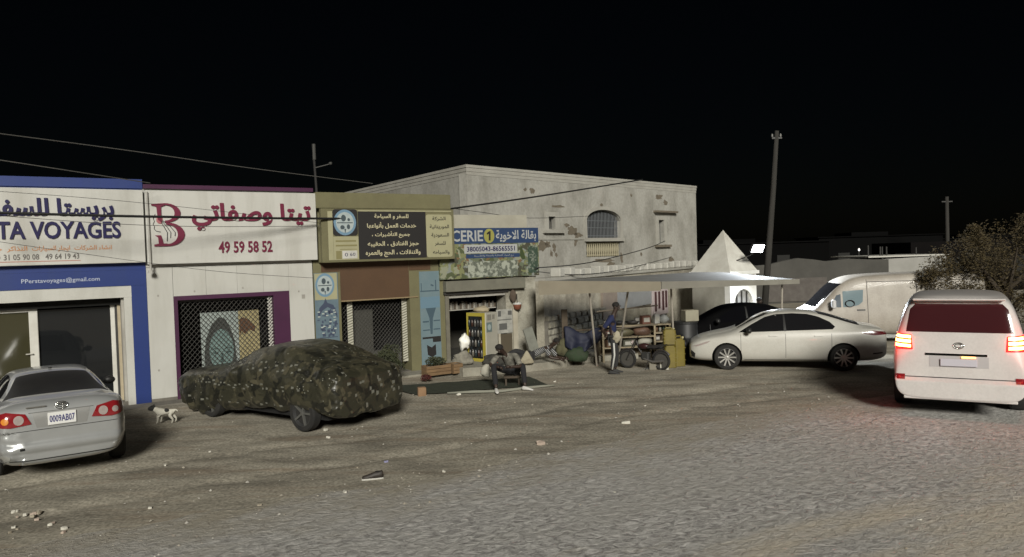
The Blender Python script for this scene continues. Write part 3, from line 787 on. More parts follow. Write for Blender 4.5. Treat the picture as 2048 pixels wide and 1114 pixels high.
# ------------------------------------------------------------------ big old building
def offset_poly(pts, d):
    n = len(pts); out = []
    for i in range(n):
        a, b, c = Vector(pts[i - 1]), Vector(pts[i]), Vector(pts[(i + 1) % n])
        n1 = Vector(((b - a).y, -(b - a).x)).normalized(); n2 = Vector(((c - b).y, -(c - b).x)).normalized()
        k = (n1 + n2) / (1 + n1.dot(n2))
        out.append(tuple(b + k * d))
    return out
M_oldwall = mat('weathered_plaster', (.36, .352, .318), .92, (.19, .182, .155), .7, .8, bump=.35, bscale=7, contrast=(.44, .66), fine=.12, fscale=9, stretch=(1, 1, .55), detail=9)
M_oldtrim = mat('weathered_trim', (.37, .36, .322), .9, (.28, .27, .237), 1.5, .7, bump=.3, bscale=10)
M_bare = mat('bare_masonry', (.165, .14, .105), .95, (.10, .085, .062), 5, .7, bump=.5, bscale=14)
def old_building():
    A = Vector((-1.51, 26.79)); ang = R(46.73)
    t = thing('two_storey_old_building', 'large weathered cream two-storey building with an arched barred window', 'building', (A.x, A.y, 0), ang)
    inv = Matrix.Rotation(-ang, 2)
    Lp = inv @ (Vector((-7.92, 36.28)) - A)
    W = 16.12; H = 6.0
    def blk(m, a, b, z0, z1): m.box(a, b, 0, .4, z0, z1)
    m = MB()
    for a, b in ((0, 4.4), (4.82, 6.85), (9.35, 12.5), (12.98, W)): blk(m, a, b, 0, H)
    blk(m, 4.4, 4.82, 0, 4.04); blk(m, 4.4, 4.82, 4.53, H)
    blk(m, 12.5, 12.98, 0, 3.38); blk(m, 12.5, 12.98, 4.51, H)
    blk(m, 6.85, 9.35, 0, 2.85); blk(m, 6.85, 9.35, 3.5, 3.67)
    arch = [(6.85, 4.43)] + [(8.1 - 1.25 * math.cos(R(12 * i)) * .96, 4.43 + .46 * math.sin(R(12 * i))) for i in range(1, 15)] + [(9.35, 4.43)]
    top = [(6.85, H)] + arch + [(9.35, H)]
    m.prism(top, 0, .4)
    m.build('front_wall', M_oldwall, t)
    # the rest of the block as one prism just behind the front wall's thickness
    poly = [(0.0, .402), (W, .402), (W + Lp.x * .9, Lp.y), (Lp.x, Lp.y)]
    d = Vector((Lp.x, Lp.y)) / Lp.y
    poly[0] = (d.x * .402, .402)
    m = MB(); m.prism([(0, 0.001), (d.x * .402, .402), (d.x * 6 + .5, 6), (Lp.x, Lp.y)][::1], 0, H, plane='xy'); m.build('side_wall', M_oldwall, t)
    m = MB(); m.prism([(W - .3, .402), (W - .001, .402), (W + Lp.x * .9, Lp.y), (Lp.x + .6, Lp.y), (W - 2, Lp.y - .6)], 0, H, plane='xy'); m.build('rear_wall', M_oldwall, t)
    m = MB(); m.prism([(.3, .402), (W - .3, .402), (W - 2, Lp.y - 1), (Lp.x + 1.5, Lp.y - 1)], H - .3, H - .1, plane='xy'); m.build('roof', M_roof, t)
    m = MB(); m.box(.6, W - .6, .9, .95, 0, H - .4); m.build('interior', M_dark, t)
    base = [(0, 0), (W, 0), (W + Lp.x * .9, Lp.y), (Lp.x, Lp.y)]
    for z0, z1, dd in ((5.94, 6.0605, .012), (6.06, 6.2005, .026), (6.2, 6.3, .045)):
        m = MB(); m.prism(offset_poly(base, dd), z0 + .001, z1, plane='xy'); m.build('cornice', M_oldtrim, t)
    # arched window: surround, bars, balustrade
    w = MB(); w.box(6.86, 9.34, .30, .33, 3.68, 4.9); wi = w.build('arched_window', M_dark, t)
    g = MB()
    for k in range(24):
        x = 6.93 + k * .103
        u = min(1, abs(x - 8.1) / 1.2); zt = 4.43 + .44 * math.sqrt(max(0, 1 - u * u))
        g.cyl((x, .14, 3.68), (x, .14, zt), .017, seg=5, cap=False)
    for z in (3.75, 4.1, 4.4): g.box(6.86, 9.34, .13, .15, z, z + .03)
    g.build('window_bars', mat('bar_grey', (.12, .13, .14), .6), wi)
    sr = MB()
    o = [(6.70, 3.67)] + [(6.70, 4.43)] + [(8.1 - 1.40 * math.cos(R(12 * i)), 4.43 + .60 * math.sin(R(12 * i))) for i in range(1, 15)] + [(9.5, 4.43), (9.5, 3.67)]
    i_ = [(6.86, 3.67), (6.86, 4.43)] + [(8.1 - 1.24 * math.cos(R(12 * i)), 4.43 + .46 * math.sin(R(12 * i))) for i in range(1, 15)] + [(9.34, 4.43), (9.34, 3.67)]
    for k in range(len(o) - 1): sr.prism([o[k], o[k + 1], i_[k + 1], i_[k]], -.07, .0)
    sr.build('arch_surround', M_oldtrim, wi)
    s = MB(); s.box(6.7, 9.5, -.14, .01, 3.52, 3.665); s.build('sill', M_oldtrim, wi)
    s = MB(); s.box(6.85, 9.35, .2, .24, 2.85, 3.5); bp = s.build('balustrade_back', mat('ochre_recess', (.20, .175, .11), .9), t)
    for k in range(18):
        x = 6.90 + k * .138
        s = MB(); s.lathe([(.035, 2.86), (.05, 2.92), (.03, 3.0), (.052, 3.18), (.03, 3.36), (.05, 3.44), (.035, 3.5)], (x, .08, 0), 8); s.build('baluster', mat('baluster_ochre', (.30, .27, .185), .9), bp, smooth=True)
    # small windows
    for a, b, z0, z1, nm in ((4.4, 4.82, 4.04, 4.53, 'x'), (12.5, 12.98, 3.38, 4.51, 'y')):
        w = MB(); w.box(a + .005, b - .005, .25, .28, z0, z1); wn_ = w.build('small_window', mat('shutter_dark', (.075, .072, .06), .8, (.04, .04, .035), 6, .8), t)
        f = MB(); f.box(a - .22, a - .002, -.05, .02, z0 - .05, z1 + .18); f.box(b + .002, b + .22, -.05, .02, z0 - .05, z1 + .18); f.box(a, b, -.05, .02, z1 + .002, z1 + .18); f.build('window_surround', M_oldtrim, wn_)
        s = MB(); s.box(a - .35, b + .45, -.16, .01, z0 - .17, z0 - .055); s.build('sill', M_bare if nm == 'y' else M_oldtrim, wn_)
        for k in range(3):
            g = MB(); g.cyl((a + .1 + k * .12, .12, z0), (a + .1 + k * .12, .12, z1), .014, seg=5); g.build('window_bar', M_metaldark, wn_)
    h = MB(); h.box(12.1, 14.0, -.22, .01, 4.86, 4.95); h.build('window_hood', M_bare, t)
    h = MB(); h.box(3.0, 6.7, -.035, .0, 3.60, 3.67); h.build('string_course', M_oldtrim, t)
    # places where the plaster has fallen off
    rp = random.Random(11)
    def hole(cx, cz, rx, rz, n=15, skew=0.0):
        n = 30
        pts = []
        for k in range(n):
            a = 2 * math.pi * k / n; q = .85 + .5 * noise.noise(Vector((cx * 3 + math.cos(a) * 1.4, cz * 3 + math.sin(a) * 1.4, 0))) + rp.uniform(-.12, .12)
            pts.append((cx + rx * q * math.cos(a) + skew * rz * q * math.sin(a), cz + rz * q * math.sin(a)))
        m = MB(); m.prism(pts, -.005, -.0005); m.build('bare_patch', M_bare, t)
    for a in ((3.95, 3.32, .36, .26, 15, .3), (3.55, 3.12, .18, .28, 12, .1), (4.35, 3.42, .2, .14), (4.75, 3.28, .14, .2), (4.55, 3.05, .1, .16), (4.85, 3.0, .09, .1), (5.95, 3.95, .38, .24, 15, -.5), (6.3, 3.78, .3, .12), (6.15, 3.55, .14, .22), (5.6, 4.2, .18, .08),
              (3.5, 5.5, .16, .14), (3.1, 5.55, .1, .07), (8.0, 2.68, .9, .09), (8.6, 2.5, .35, .14), (9.4, 2.75, .12, .26), (12.6, 5.6, .32, .16, 13, .4), (13.2, 5.35, .22, .14), (13.6, 2.5, .3, .3), (11.0, 2.9, .1, .1), (8.0, 5.1, .12, .09), (5.0, 4.95, .5, .06), (10.3, 5.6, .1, .07)):
        hole(*a)
old_building()

# ------------------------------------------------------------------ outbuilding with stone base, block crest and canopy
OW0 = Vector((.85, 20.6)); OW1 = Vector((7.7, 31.07)); OA = math.atan2(OW1.y - OW0.y, OW1.x - OW0.x); OL = (OW1 - OW0).length
def outbuilding():
    t = thing('stone_outbuilding', 'low roughcast outbuilding with a row of blocks along its top', 'building', (OW0.x, OW0.y, 0), OA)
    m = MB(); m.box(0, OL, 0, .25, 0, 2.28); m.box(OL - .3, OL, .25, 4, 0, 2.28)
    m.build('wall', mat('outhouse_plaster', (.36, .335, .27), .92, (.17, .15, .115), 1.6, .85, bump=.45, bscale=9, contrast=(.45, .66), fine=.15, fscale=18, detail=9), t)
    m = MB(); m.prism([(.8, .25), (OL - .3, .25), (OL - .3, 4), (6, 4)], 1.95, 2.15, plane='xy'); m.build('roof', M_roof, t)
    m = MB(); m.box(0, OL, -.06, .27, 2.28, 2.36); m.build('ledge', M_oldtrim, t)
    rp = random.Random(2)
    ms = [mat('stone_a', (.29, .275, .225), .95, (.17, .16, .13), 6, .8, bump=.5, bscale=16), mat('stone_b', (.22, .205, .165), .95, (.14, .13, .10), 6, .8, bump=.5, bscale=16)]
    n = 19
    for k in range(n):
        x = .95 + k * (OL - 1.2) / (n - 1)
        m = MB(); m.box(x - .15, x + .15, -.09, .25, 2.361, 2.361 + rp.uniform(.2, .26), c=.03); m.build('crest_block', mat('crest_lime', (.46, .45, .41), .9, (.34, .33, .29), 3, .7), t)
    z = .12
    while z < 1.15:
        h = rp.uniform(.17, .24); x = .05 - rp.uniform(0, .1)
        while x < 3.3:
            w = rp.uniform(.24, .46)
            m = MB(); m.box(max(x, .02) + .012, x + w - .012, -.13 - rp.uniform(0, .04), -.001, z + .01, z + h - .01, c=.035)
            m.build('stone', ms[rp.random() < .4], t)
            x += w
        z += h
    m = MB(); m.box(0, 3.35, -.10, -.0005, 0, 1.18); m.build('mortar_bed', M_grime, t)
    # lighter panels leaning under the canopy
    m = MB(); m.box(4.6, 7.4, -.08, -.01, 1.15, 2.0); m.build('sheet_panel', mat('bluish_sheet', (.26, .27, .28), .6, (.2, .205, .21), 2, .7), t)
    m = MB(); m.box(3.5, 4.55, -.08, -.01, .9, 1.95); m.build('sheet_panel', mat('pinkish_sheet', (.24, .20, .165), .8, (.18, .145, .12), 2, .7), t)
    m = MB(); m.box(7.5, 8.9, -.1, -.01, .7, 1.72); p = m.build('striped_panel', mat('pink_board', (.42, .36, .36), .7), t)
    for k, x in enumerate((7.62, 7.95, 8.32, 8.62)):
        m = MB(); m.box(x, x + .15, -.12, -.1, .85 + .08 * (k % 2), 1.55); m.build('dark_stripe', mat('stripe_dark', (.055, .02, .022), .7), p)
outbuilding()
def canopy():
    t = thing('market_canopy', 'low sheet canopy with a beige front board over the street stall', 'canopy')
    f = [(.67, 18.85), (3.72, 18.8), (8.05, 21.1)]
    bk = [(7.0, 25.2), (5.9, 24.2), (.80, 19.0)]
    z = [2.33, 2.24, 2.10, 2.25, 2.30, 2.345]
    P = [(*a, zz) for a, zz in zip(f + bk, z)]
    m = MB(); m.add(P + [(x, y, q - .03) for x, y, q in P], [(0, 1, 4, 5), (1, 2, 3, 4), (11, 10, 7, 6), (10, 9, 8, 7), (0, 6, 7, 1), (1, 7, 8, 2), (2, 8, 9, 3), (3, 9, 10, 4), (4, 10, 11, 5), (5, 11, 6, 0)])
    m.build('roof_sheet', mat('canopy_sheet', (.17, .167, .155), .8, (.12, .117, .105), 1.5, .7, bump=.2, bscale=6), t)
    def board(a, b, za0, za1, zb0, zb1, th, ms, nm):
        a, b = Vector(a), Vector(b); d = (b - a).normalized(); n = Vector((d.y, -d.x)) * th
        m = MB(); m.add([(a.x, a.y, za0), (b.x, b.y, zb0), (b.x, b.y, zb1), (a.x, a.y, za1), (a.x + n.x, a.y + n.y, za0), (b.x + n.x, b.y + n.y, zb0), (b.x + n.x, b.y + n.y, zb1), (a.x + n.x, a.y + n.y, za1)],
                        [(3, 2, 1, 0), (4, 5, 6, 7), (0, 1, 5, 4), (2, 3, 7, 6), (1, 2, 6, 5), (3, 0, 4, 7)]); return m.build(nm, ms, t)
    board((.66, 18.83), (3.72, 18.78), 2.0, 2.36, 2.02, 2.25, .03, mat('beige_board', (.215, .19, .14), .75, (.16, .14, .10), 1.2, .7, bump=.1, bscale=15), 'front_board')
    board((3.73, 18.78), (8.06, 21.08), 2.06, 2.25, 1.98, 2.11, .03, mat('pale_board', (.23, .22, .185), .7, (.175, .165, .14), 1.5, .7), 'front_board')
    for p0, p1 in (((1.95, 19.0, 2.05), (2.2, 20.0, 0)), ((2.95, 19.1, 2.05), (2.85, 20.6, 0)), ((4.15, 19.6, 2.05), (4.35, 20.3, 0)), ((7.6, 21.1, 1.98), (7.6, 21.3, 0))):
        m = MB(); m.cyl(p0, p1, .028, seg=7); m.build('prop_pole', mat('pole_timber', (.34, .31, .26), .9), t)
    for z0 in (1.0, 1.5):
        m = MB(); m.cyl((2.15 + (1.5 - z0) * .1, 19.3, z0), (3.9, 20.2, z0 + .05), .022, seg=6); m.build('cross_rail', mat('rail_timber', (.12, .10, .075), .9), t)
canopy()

# ------------------------------------------------------------------ gatehouse with pyramid roof and floodlight
def gatehouse():
    a = R(39); S = 1.62
    t = thing('pyramid_gatehouse', 'small white gatehouse with a steep pyramid roof and arched doorway', 'gatehouse', (7.64, 26.3, 0), a)
    wm = mat('limewash', (.66, .66, .64), .85, (.55, .54, .50), 2, .6, bump=.2, bscale=12)
    # local x = right-hand face, y = left-hand face (going away)
    arch = [(.22, 0), (.22, .95)] + [(.81 - .59 * math.cos(R(15 * i)), .95 + .62 * math.sin(R(15 * i))) for i in range(1, 12)] + [(1.40, .95), (1.40, 0)]
    m = MB(); m.prism([(0, 0)] + arch + [(S, 0), (S, 2.1), (0, 2.1)], 0, .22); m.build('front_wall', wm, t)
    m = MB(); m.box(0, .22, .22, S, 0, 2.1); m.build('left_wall', mat('gate_side_shade', (.30, .29, .25), .9, (.2, .19, .16), 2, .7), t)  # darker wall colour stands in for shade away from the floodlight
    m = MB(); m.box(S - .22, S, .22, S, 0, 2.1); m.box(.22, S - .22, S - .2, S, 0, 2.1); m.build('rear_walls', wm, t)
    m = MB(); m.box(-.08, S + .08, -.08, S + .08, 2.101, 2.22); m.build('eaves_slab', wm, t)
    m = MB(); e = .03; ap = (S / 2, S / 2, 3.72); m.add([(-e, -e, 2.221), (S + e, -e, 2.221), (S + e, S + e, 2.221), (-e, S + e, 2.221), ap], [(0, 1, 4), (1, 2, 4), (2, 3, 4), (3, 0, 4), (3, 2, 1, 0)])
    m.build('pyramid_roof', mat('roof_limewash', (.56, .55, .50), .85, (.42, .40, .35), 2, .7, bump=.2, bscale=12), t)
    m = MB(); m.box(.23, 1.39, .12, .15, 0, 1.57); g = m.build('gate_leaf', mat('gate_grey', (.27, .27, .27), .6), t)
    for k in range(3):
        m = MB(); m.box(.5 + k * .3, .53 + k * .3, .06, .10, 0, 1.5); m.build('gate_bar', M_metaldark, g)
    m = MB(); m.box(.33, 1.29, .07, .095, .95, .98); m.build('gate_rail', M_metaldark, g)
gatehouse()
def floodlight():
    P = Vector((8.66, 26.35, 3.0))
    t = thing('floodlight', 'lit white floodlight on a bracket beside the pyramid roof', 'floodlight', P)
    m = MB(); m.tube([(-.62, .55, -.42), (-.2, .2, -.22), (-.03, .05, -.05)], .02, seg=6); m.build('bracket', M_metaldark, t)
    d = Vector((.35, -.75, -.45)).normalized()
    q = d.to_track_quat('Z', 'Y').to_matrix().to_4x4()
    m = MB(); m.T = q; m.box(-.26, .26, -.15, .15, -.10, 0, c=.02); m.build('housing', M_metaldark, t)
    m = MB(); m.T = q; m.box(-.24, .24, -.135, .135, .002, .012); m.build('lit_lens', mat('lens_lit', (1, 1, 1), .3, emit=(.90, .96, 1.0), estr=45.0), t)
    L = bpy.data.lights.new('floodlight_lamp', 'AREA'); L.shape = 'RECTANGLE'; L.size = .48; L.size_y = .27; L.energy = 700; L.color = (.86, .93, 1.0)
    lo = bpy.data.objects.new('lamp', L); COL.objects.link(lo); lo.parent = t; lo.location = d * .03; lo.rotation_euler = (-d).to_track_quat('Z', 'Y').to_euler()
floodlight()

# ------------------------------------------------------------------ far background
def far():
    fm = mat('far_wall_dimmed', (.075, .072, .064), .95, (.05, .048, .043), .7, .8, bump=.3, bscale=4)  # grey lowered to imitate light fading with distance
    t = thing('boundary_wall', 'long grey boundary wall with an uneven top behind the van', 'wall', (10.5, 40, 0), R(6))
    pts = [(0, 0), (0, 2.0), (2, 2.06), (3.4, 2.12), (4.2, 2.3), (5.0, 2.42), (5.9, 2.32), (6.6, 2.2), (7.9, 2.3), (9.3, 2.22), (10.2, 2.2), (10.2, 0)]
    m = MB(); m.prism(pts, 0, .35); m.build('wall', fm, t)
    m = MB(); m.box(3.2, 6.6, -.06, 0, .1, 1.35); m.build('metal_gate', mat('rust_gate', (.10, .09, .08), .8, (.06, .05, .045), 3, .7), t)
    for x in (9.9, 10.15):
        m = MB(); m.cyl((x, .1, 2.2), (x, .1, 2.9), .04, seg=6); m.build('post', M_metaldark, t)
    t = thing('low_white_house', 'low white flat-roofed house far off beyond the van', 'house', (18.6, 41, 0), R(4))
    m = MB(); m.prism([(0, 0), (0, 1.55), (.8, 1.75), (1.0, 2.1), (1.9, 2.22), (5.2, 2.30), (5.4, 2.34), (5.4, 0)], 0, 4); m.build('wall', mat('far_white_dimmed', (.30, .295, .275), .9, (.23, .225, .205), 1, .7), t)  # white toned down in the colour, as light fading far off
    m = MB(); m.box(0.9, 5.5, -.08, 4.1, 2.32, 2.4); m.build('roof', mat('far_roof', (.45, .44, .4), .9), t)
    for x, h in ((1.5, 3.0), (2.2, 2.9), (4.3, 2.8)):
        m = MB(); m.cyl((x, 1, 2.3), (x, 1, h), .04, seg=6); m.build('roof_post', M_metaldark, t)
    t = thing('dark_far_house', 'house coloured near-black for the dark, at the far right behind the bushy tree', 'house', (24.5, 46, 0), 0)
    m = MB(); m.box(0, 16, 0, 5, 0, 3.1); m.build('wall', mat('house_night_dark', (.008, .007, .007), 1, (.006, .006, .006), 1, .6, spec=0), t)  # lack of light put into the near-black wall colour
    for x in (2.0, 6.0):
        m = MB(); m.box(x, x + 1.2, -.03, 0, 1.0, 2.1); m.build('window', M_dark, t)
    # poles
    wm = mat('pole_wood', (.036, .034, .030), .95, (.024, .022, .019), 3, .7, stretch=(4, 4, .3))
    t = thing('utility_pole', 'tall leaning timber utility pole behind the gatehouse', 'utility pole', (12.75, 38, 0), 0)
    m = MB(); m.tube([(0, 0, -.3), (.3, 0, 3), (.6, 0, 6.2), (.82, 0, 8.9)], [.17, .155, .13, .10], seg=10); m.build('shaft', wm, t, smooth=True)
    m = MB(); m.box(.55, 1.05, -.06, .06, 8.5, 8.58); m.build('cross_arm', M_metaldark, t)
    for x in (.58, 1.0):
        m = MB(); m.lathe([(.02, 8.58), (.05, 8.62), (.05, 8.7), (.02, 8.76)], (x, 0, 0), 8); m.build('insulator', mat('insulator', (.2, .2, .19), .4), t)
    t = thing('utility_pole', 'dim distant utility pole rising above the bushy tree', 'utility pole', (40.7, 70, 0), 0)
    m = MB(); m.tube([(0, 0, -.3), (0, 0, 7.3)], [.2, .15], seg=8); m.build('shaft', wm, t, smooth=True)
    m = MB(); m.box(-.5, .5, -.05, .05, 6.8, 6.9); m.build('cross_arm', M_metaldark, t)
    t = thing('roof_mast', 'thin mast standing behind the purple shop roof', 'mast', (-6.15, 24, 0), 0)
    m = MB(); m.tube([(0, 0, 0), (0, 0, 5.3), (-.06, 0, 6.75)], [.04, .04, .035], seg=8); m.build('shaft', mat('mast_grey', (.022, .021, .02), .8), t)
    m = MB(); m.cyl((-.03, 0, 6.25), (-.03, 0, 6.75), .055, .05, seg=10); m.build('antenna_head', mat('mast_head', (.05, .05, .046), .7), t)
    m = MB(); m.cyl((0, 0, 6.0), (.45, 0, 6.1), .02, seg=5); m.blob((.48, 0, 6.12), (.06, .05, .05)); m.build('side_antenna', mat('mast_head', (.05, .05, .046), .7), t)
    t = thing('distant_lamp', 'tiny lit street lamp in the dark distance above the grey wall', 'street lamp', (31.5, 68, 0), 0)
    m = MB(); m.cyl((0, 0, 0), (0, 0, 2.6), .05, .04, seg=6); m.build('post', M_metaldark, t)
    m = MB(); m.blob((0, -.05, 2.62), (.10, .08, .14), nz=0, sub=1); m.build('lit_globe', mat('globe_lit', (1, 1, 1), .5, emit=(1, .95, .88), estr=1.2), t)
far()

# ------------------------------------------------------------------ overhead cables
def ray(px, py, dist):
    """a point seen at a given pixel of the photograph, at the stated depth in metres"""
    p_ = math.atan(45 / 1500)
    v = cam.matrix_world.to_3x3() @ Vector(((px - 1024) / 1500, -(py - 557) / 1500, -1))
    return cam.matrix_world.translation + v * (dist / v.y)
def cable(name, label, pts, r, m):
    # smooth the polyline a little (Catmull-Rom)
    P = [ray(*p) for p in pts]; out = []
    for i in range(len(P) - 1):
        a, b, c, d = P[max(i - 1, 0)], P[i], P[i + 1], P[min(i + 2, len(P) - 1)]
        for k in range(6):
            u = k / 6
            out.append(.5 * ((2 * b) + (-a + c) * u + (2 * a - 5 * b + 4 * c - d) * u * u + (-a + 3 * b - 3 * c + d) * u ** 3))
    out.append(P[-1])
    b = MB(); b.tube(out, r, seg=5); b.build(name, m, None, label=label, cat='cable', group='overhead cables')
mc = mat('cable_black', (.012, .012, .012), .6); mg = mat('cable_grey', (.10, .098, .09), .6)
cable('overhead_cable', 'thick black cable sagging across the shop signs and up to the old building', [(-60, 424, 13.6), (290, 433, 15.2), (640, 437, 18.0), (760, 434, 19.2), (897, 418, 21.2), (1100, 389, 25.5), (1285, 359, 31.0)], .027, mc)
cable('overhead_cable', 'pale cable high in the dark sky, running down to the olive parapet', [(-40, 262, 12.5), (250, 300, 15.0), (500, 336, 17.5), (745, 367, 20.5)], .010, mg)
cable('overhead_cable', 'grey cable just above the blue parapet at the left edge', [(-40, 314, 12.8), (130, 340, 14.0), (300, 366, 15.8)], .010, mg)
cable('overhead_cable', 'thin cable along the lower part of the sign with red lettering', [(-40, 428, 13.8), (200, 446, 14.6), (400, 453, 15.8), (640, 452, 17.8)], .0065, mg)
cable('overhead_cable', 'thin cable slanting across the sign tops of the blue and purple shops', [(-40, 380, 13.6), (200, 398, 14.6), (420, 420, 16.0), (640, 446, 17.9)], .0045, mc)
cable('overhead_cable', 'thin cable slanting down over the blue email band to the olive shop', [(-40, 478, 13.6), (300, 526, 15.2), (460, 545, 16.3), (628, 556, 17.6)], .0045, mc)
cable('overhead_cable', 'cable hung low across the front of the old building', [(1070, 536, 21.6), (1180, 525, 24.5), (1290, 498, 29.0), (1330, 482, 31.5)], .016, mc)
cable('overhead_cable', 'second low cable sagging over the outbuilding block row', [(1072, 543, 21.4), (1150, 549, 21.8), (1240, 540, 24.0), (1340, 515, 29.5)], .012, mc)
cable('overhead_cable', 'thin slack cable above the grocery banner', [(893, 415, 20.5), (960, 424, 22.0), (1060, 436, 24.0), (1180, 432, 27.6)], .008, mc)
# ------------------------------------------------------------------ vehicles
def body_mesh(name, st, mats, cuts=(), sub=2, wig=None, creases=()):
    """loft of half sections st = (x, half width, bottom, belt, half width of top edge, top); x runs from nose to tail"""
    rings = []
    for (x, w, zb, zl, wr, zt) in st:
        dz = min(.075, (zt - zl) * .45)
        h = zl - zb
        half = [(0, zb), (.72 * w, zb), (.93 * w, zb + .10 * h), (w, zb + .38 * h), (.992 * w, zb + .74 * h), (.955 * w, zl),
                ((.955 * w + wr) / 2 + .012, (zl + zt - dz) / 2), (wr, zt - dz), (wr * .78, zt - dz * .22), (0, zt)]
        ring = [(x, -y, z) for y, z in half] + [(x, y, z) for y, z in reversed(half[1:-1])]
        rings.append(ring)
    n = len(rings[0]); k = 10
    vs = [p for r in rings for p in r]
    fs = []
    for i in range(len(rings) - 1):
        for j in range(n):
            fs.append((i * n + j, i * n + (j + 1) % n, (i + 1) * n + (j + 1) % n, (i + 1) * n + j))
    for base, rev in ((0, False), ((len(rings) - 1) * n, True)):
        for j in range(k - 1):
            a, b = j, j + 1
            c, d = (n - b) % n, (n - a) % n
            q = [a, b, c, d]
            q = [p for i_, p in enumerate(q) if p not in q[:i_]]
            if len(q) > 2:
                f = tuple(base + p for p in q)
                fs.append(f if rev else f[::-1])
    me = bpy.data.meshes.new(name)
    me.from_pydata(vs, [], fs)
    bm = bmesh.new(); bm.from_mesh(me); bmesh.ops.recalc_face_normals(bm, faces=bm.faces[:]); bm.to_mesh(me); bm.free()
    for m in mats: me.materials.append(m)
    def ss(t):
        q = t.modifiers.new('s', 'SUBSURF'); q.levels = sub; q.render_levels = sub
    me = finish(me, [ss])
    if wig:
        for v in me.vertices: v.co = wig(v.co.copy())
    me.polygons.foreach_set('use_smooth', [True] * len(me.polygons))
    bm = bmesh.new(); bm.from_mesh(me); bvh = BVHTree.FromBMesh(bm); bm.free()
    if cuts:
        c = MB()
        for (x, y0, y1, z, r) in cuts:
            c.cyl((x, y0, z), (x, y1, z), r, seg=28)
        cm = c.mesh('cut', [mats[-1]])
        co = bpy.data.objects.new('cut', cm); COL.objects.link(co)
        def bo(t):
            q = t.modifiers.new('b', 'BOOLEAN'); q.operation = 'DIFFERENCE'; q.object = co; q.solver = 'EXACT'; q.material_mode = 'TRANSFER'
        me2 = finish(me, [bo])
        bpy.data.objects.remove(co, do_unlink=True)
        if len(me2.polygons) > 100: me = me2
        me.set_sharp_from_angle(angle=R(50))
    return me, bvh
def decal(bvh, out, axis, off, thick, name, m, parent, cuts=3, label=None, smooth=True):
    """a panel whose outline is laid onto the body along one axis, standing off it a little and reaching into it"""
    D = {'side-': Vector((0, 1, 0)), 'side+': Vector((0, -1, 0)), 'rear': Vector((-1, 0, 0)), 'front': Vector((1, 0, 0)), 'top': Vector((0, 0, -1))}[axis]
    def P(a, b):
        return {'side-': Vector((a, -4, b)), 'side+': Vector((a, 4, b)), 'rear': Vector((9, a, b)), 'front': Vector((-3, a, b)), 'top': Vector((a, b, 5))}[axis]
    bm = bmesh.new()
    vs = [bm.verts.new(P(a, b)) for a, b in out]
    f = bm.faces.new(vs)
    bmesh.ops.triangulate(bm, faces=[f])
    for _ in range(7):
        lg = [e for e in bm.edges if e.calc_length() > .055]
        if not lg: break
        bmesh.ops.subdivide_edges(bm, edges=lg, cuts=1)
        bmesh.ops.triangulate(bm, faces=[q for q in bm.faces if len(q.verts) > 3])
    for v in bm.verts:
        h = bvh.ray_cast(v.co, D)
        if h[0] is None:
            q = bvh.find_nearest(v.co - 0 * D); best = None
            # slide along the ray to the closest approach
            for s in range(0, 120):
                p = v.co + D * (s * .1); r = bvh.find_nearest(p)
                if best is None or r[3] < best[1]: best = (r[0], r[3])
            h = (best[0],)
        v.co = h[0] - D * off
    bmesh.ops.recalc_face_normals(bm, faces=bm.faces[:])
    bd = [e for e in bm.edges if len(e.link_faces) == 1]
    ex = bmesh.ops.extrude_edge_only(bm, edges=bd)
    for g in ex['geom']:
        if isinstance(g, bmesh.types.BMVert): g.co += D * thick
    me = bpy.data.meshes.new(name); bm.to_mesh(me); bm.free()
    if smooth:
        me.polygons.foreach_set('use_smooth', [True] * len(me.polygons)); me.set_sharp_from_angle(angle=R(40))
    me.materials.append(m)
    return put(name, me, parent, label=label)
M_tyre = mat('tyre_rubber', (.012, .012, .012), .9, (.028, .026, .022), 6, .6)
M_rim = mat('alloy_rim', (.50, .49, .46), .35, metal=.7)
M_rimdark = mat('dark_alloy_rim', (.10, .10, .10), .4, metal=.6)
M_well = mat('wheel_well', (.006, .006, .006), .95)
M_carglass = mat('car_glass', (.010, .010, .011), .05, spec=.6)
M_dustglass = mat('dusty_car_glass', (.010, .010, .011), .45, (.022, .021, .019), 4, .5, spec=.12)
M_chrome = mat('chrome', (.62, .62, .60), .12, metal=1.0)
M_trim = mat('black_trim', (.016, .016, .016), .5)
M_plate = mat('plate_white', (.66, .66, .64), .5)
M_plateblue = mat('plate_letters', (.05, .05, .16), .6)
M_red = mat('tail_red', (.22, .012, .016), .15, coat=.6)
M_amber = mat('lamp_amber', (.60, .22, .03), .25, coat=.4)
M_clear = mat('lamp_clear', (.36, .31, .29), .15, (.28, .22, .21), 20, .6, coat=.5)
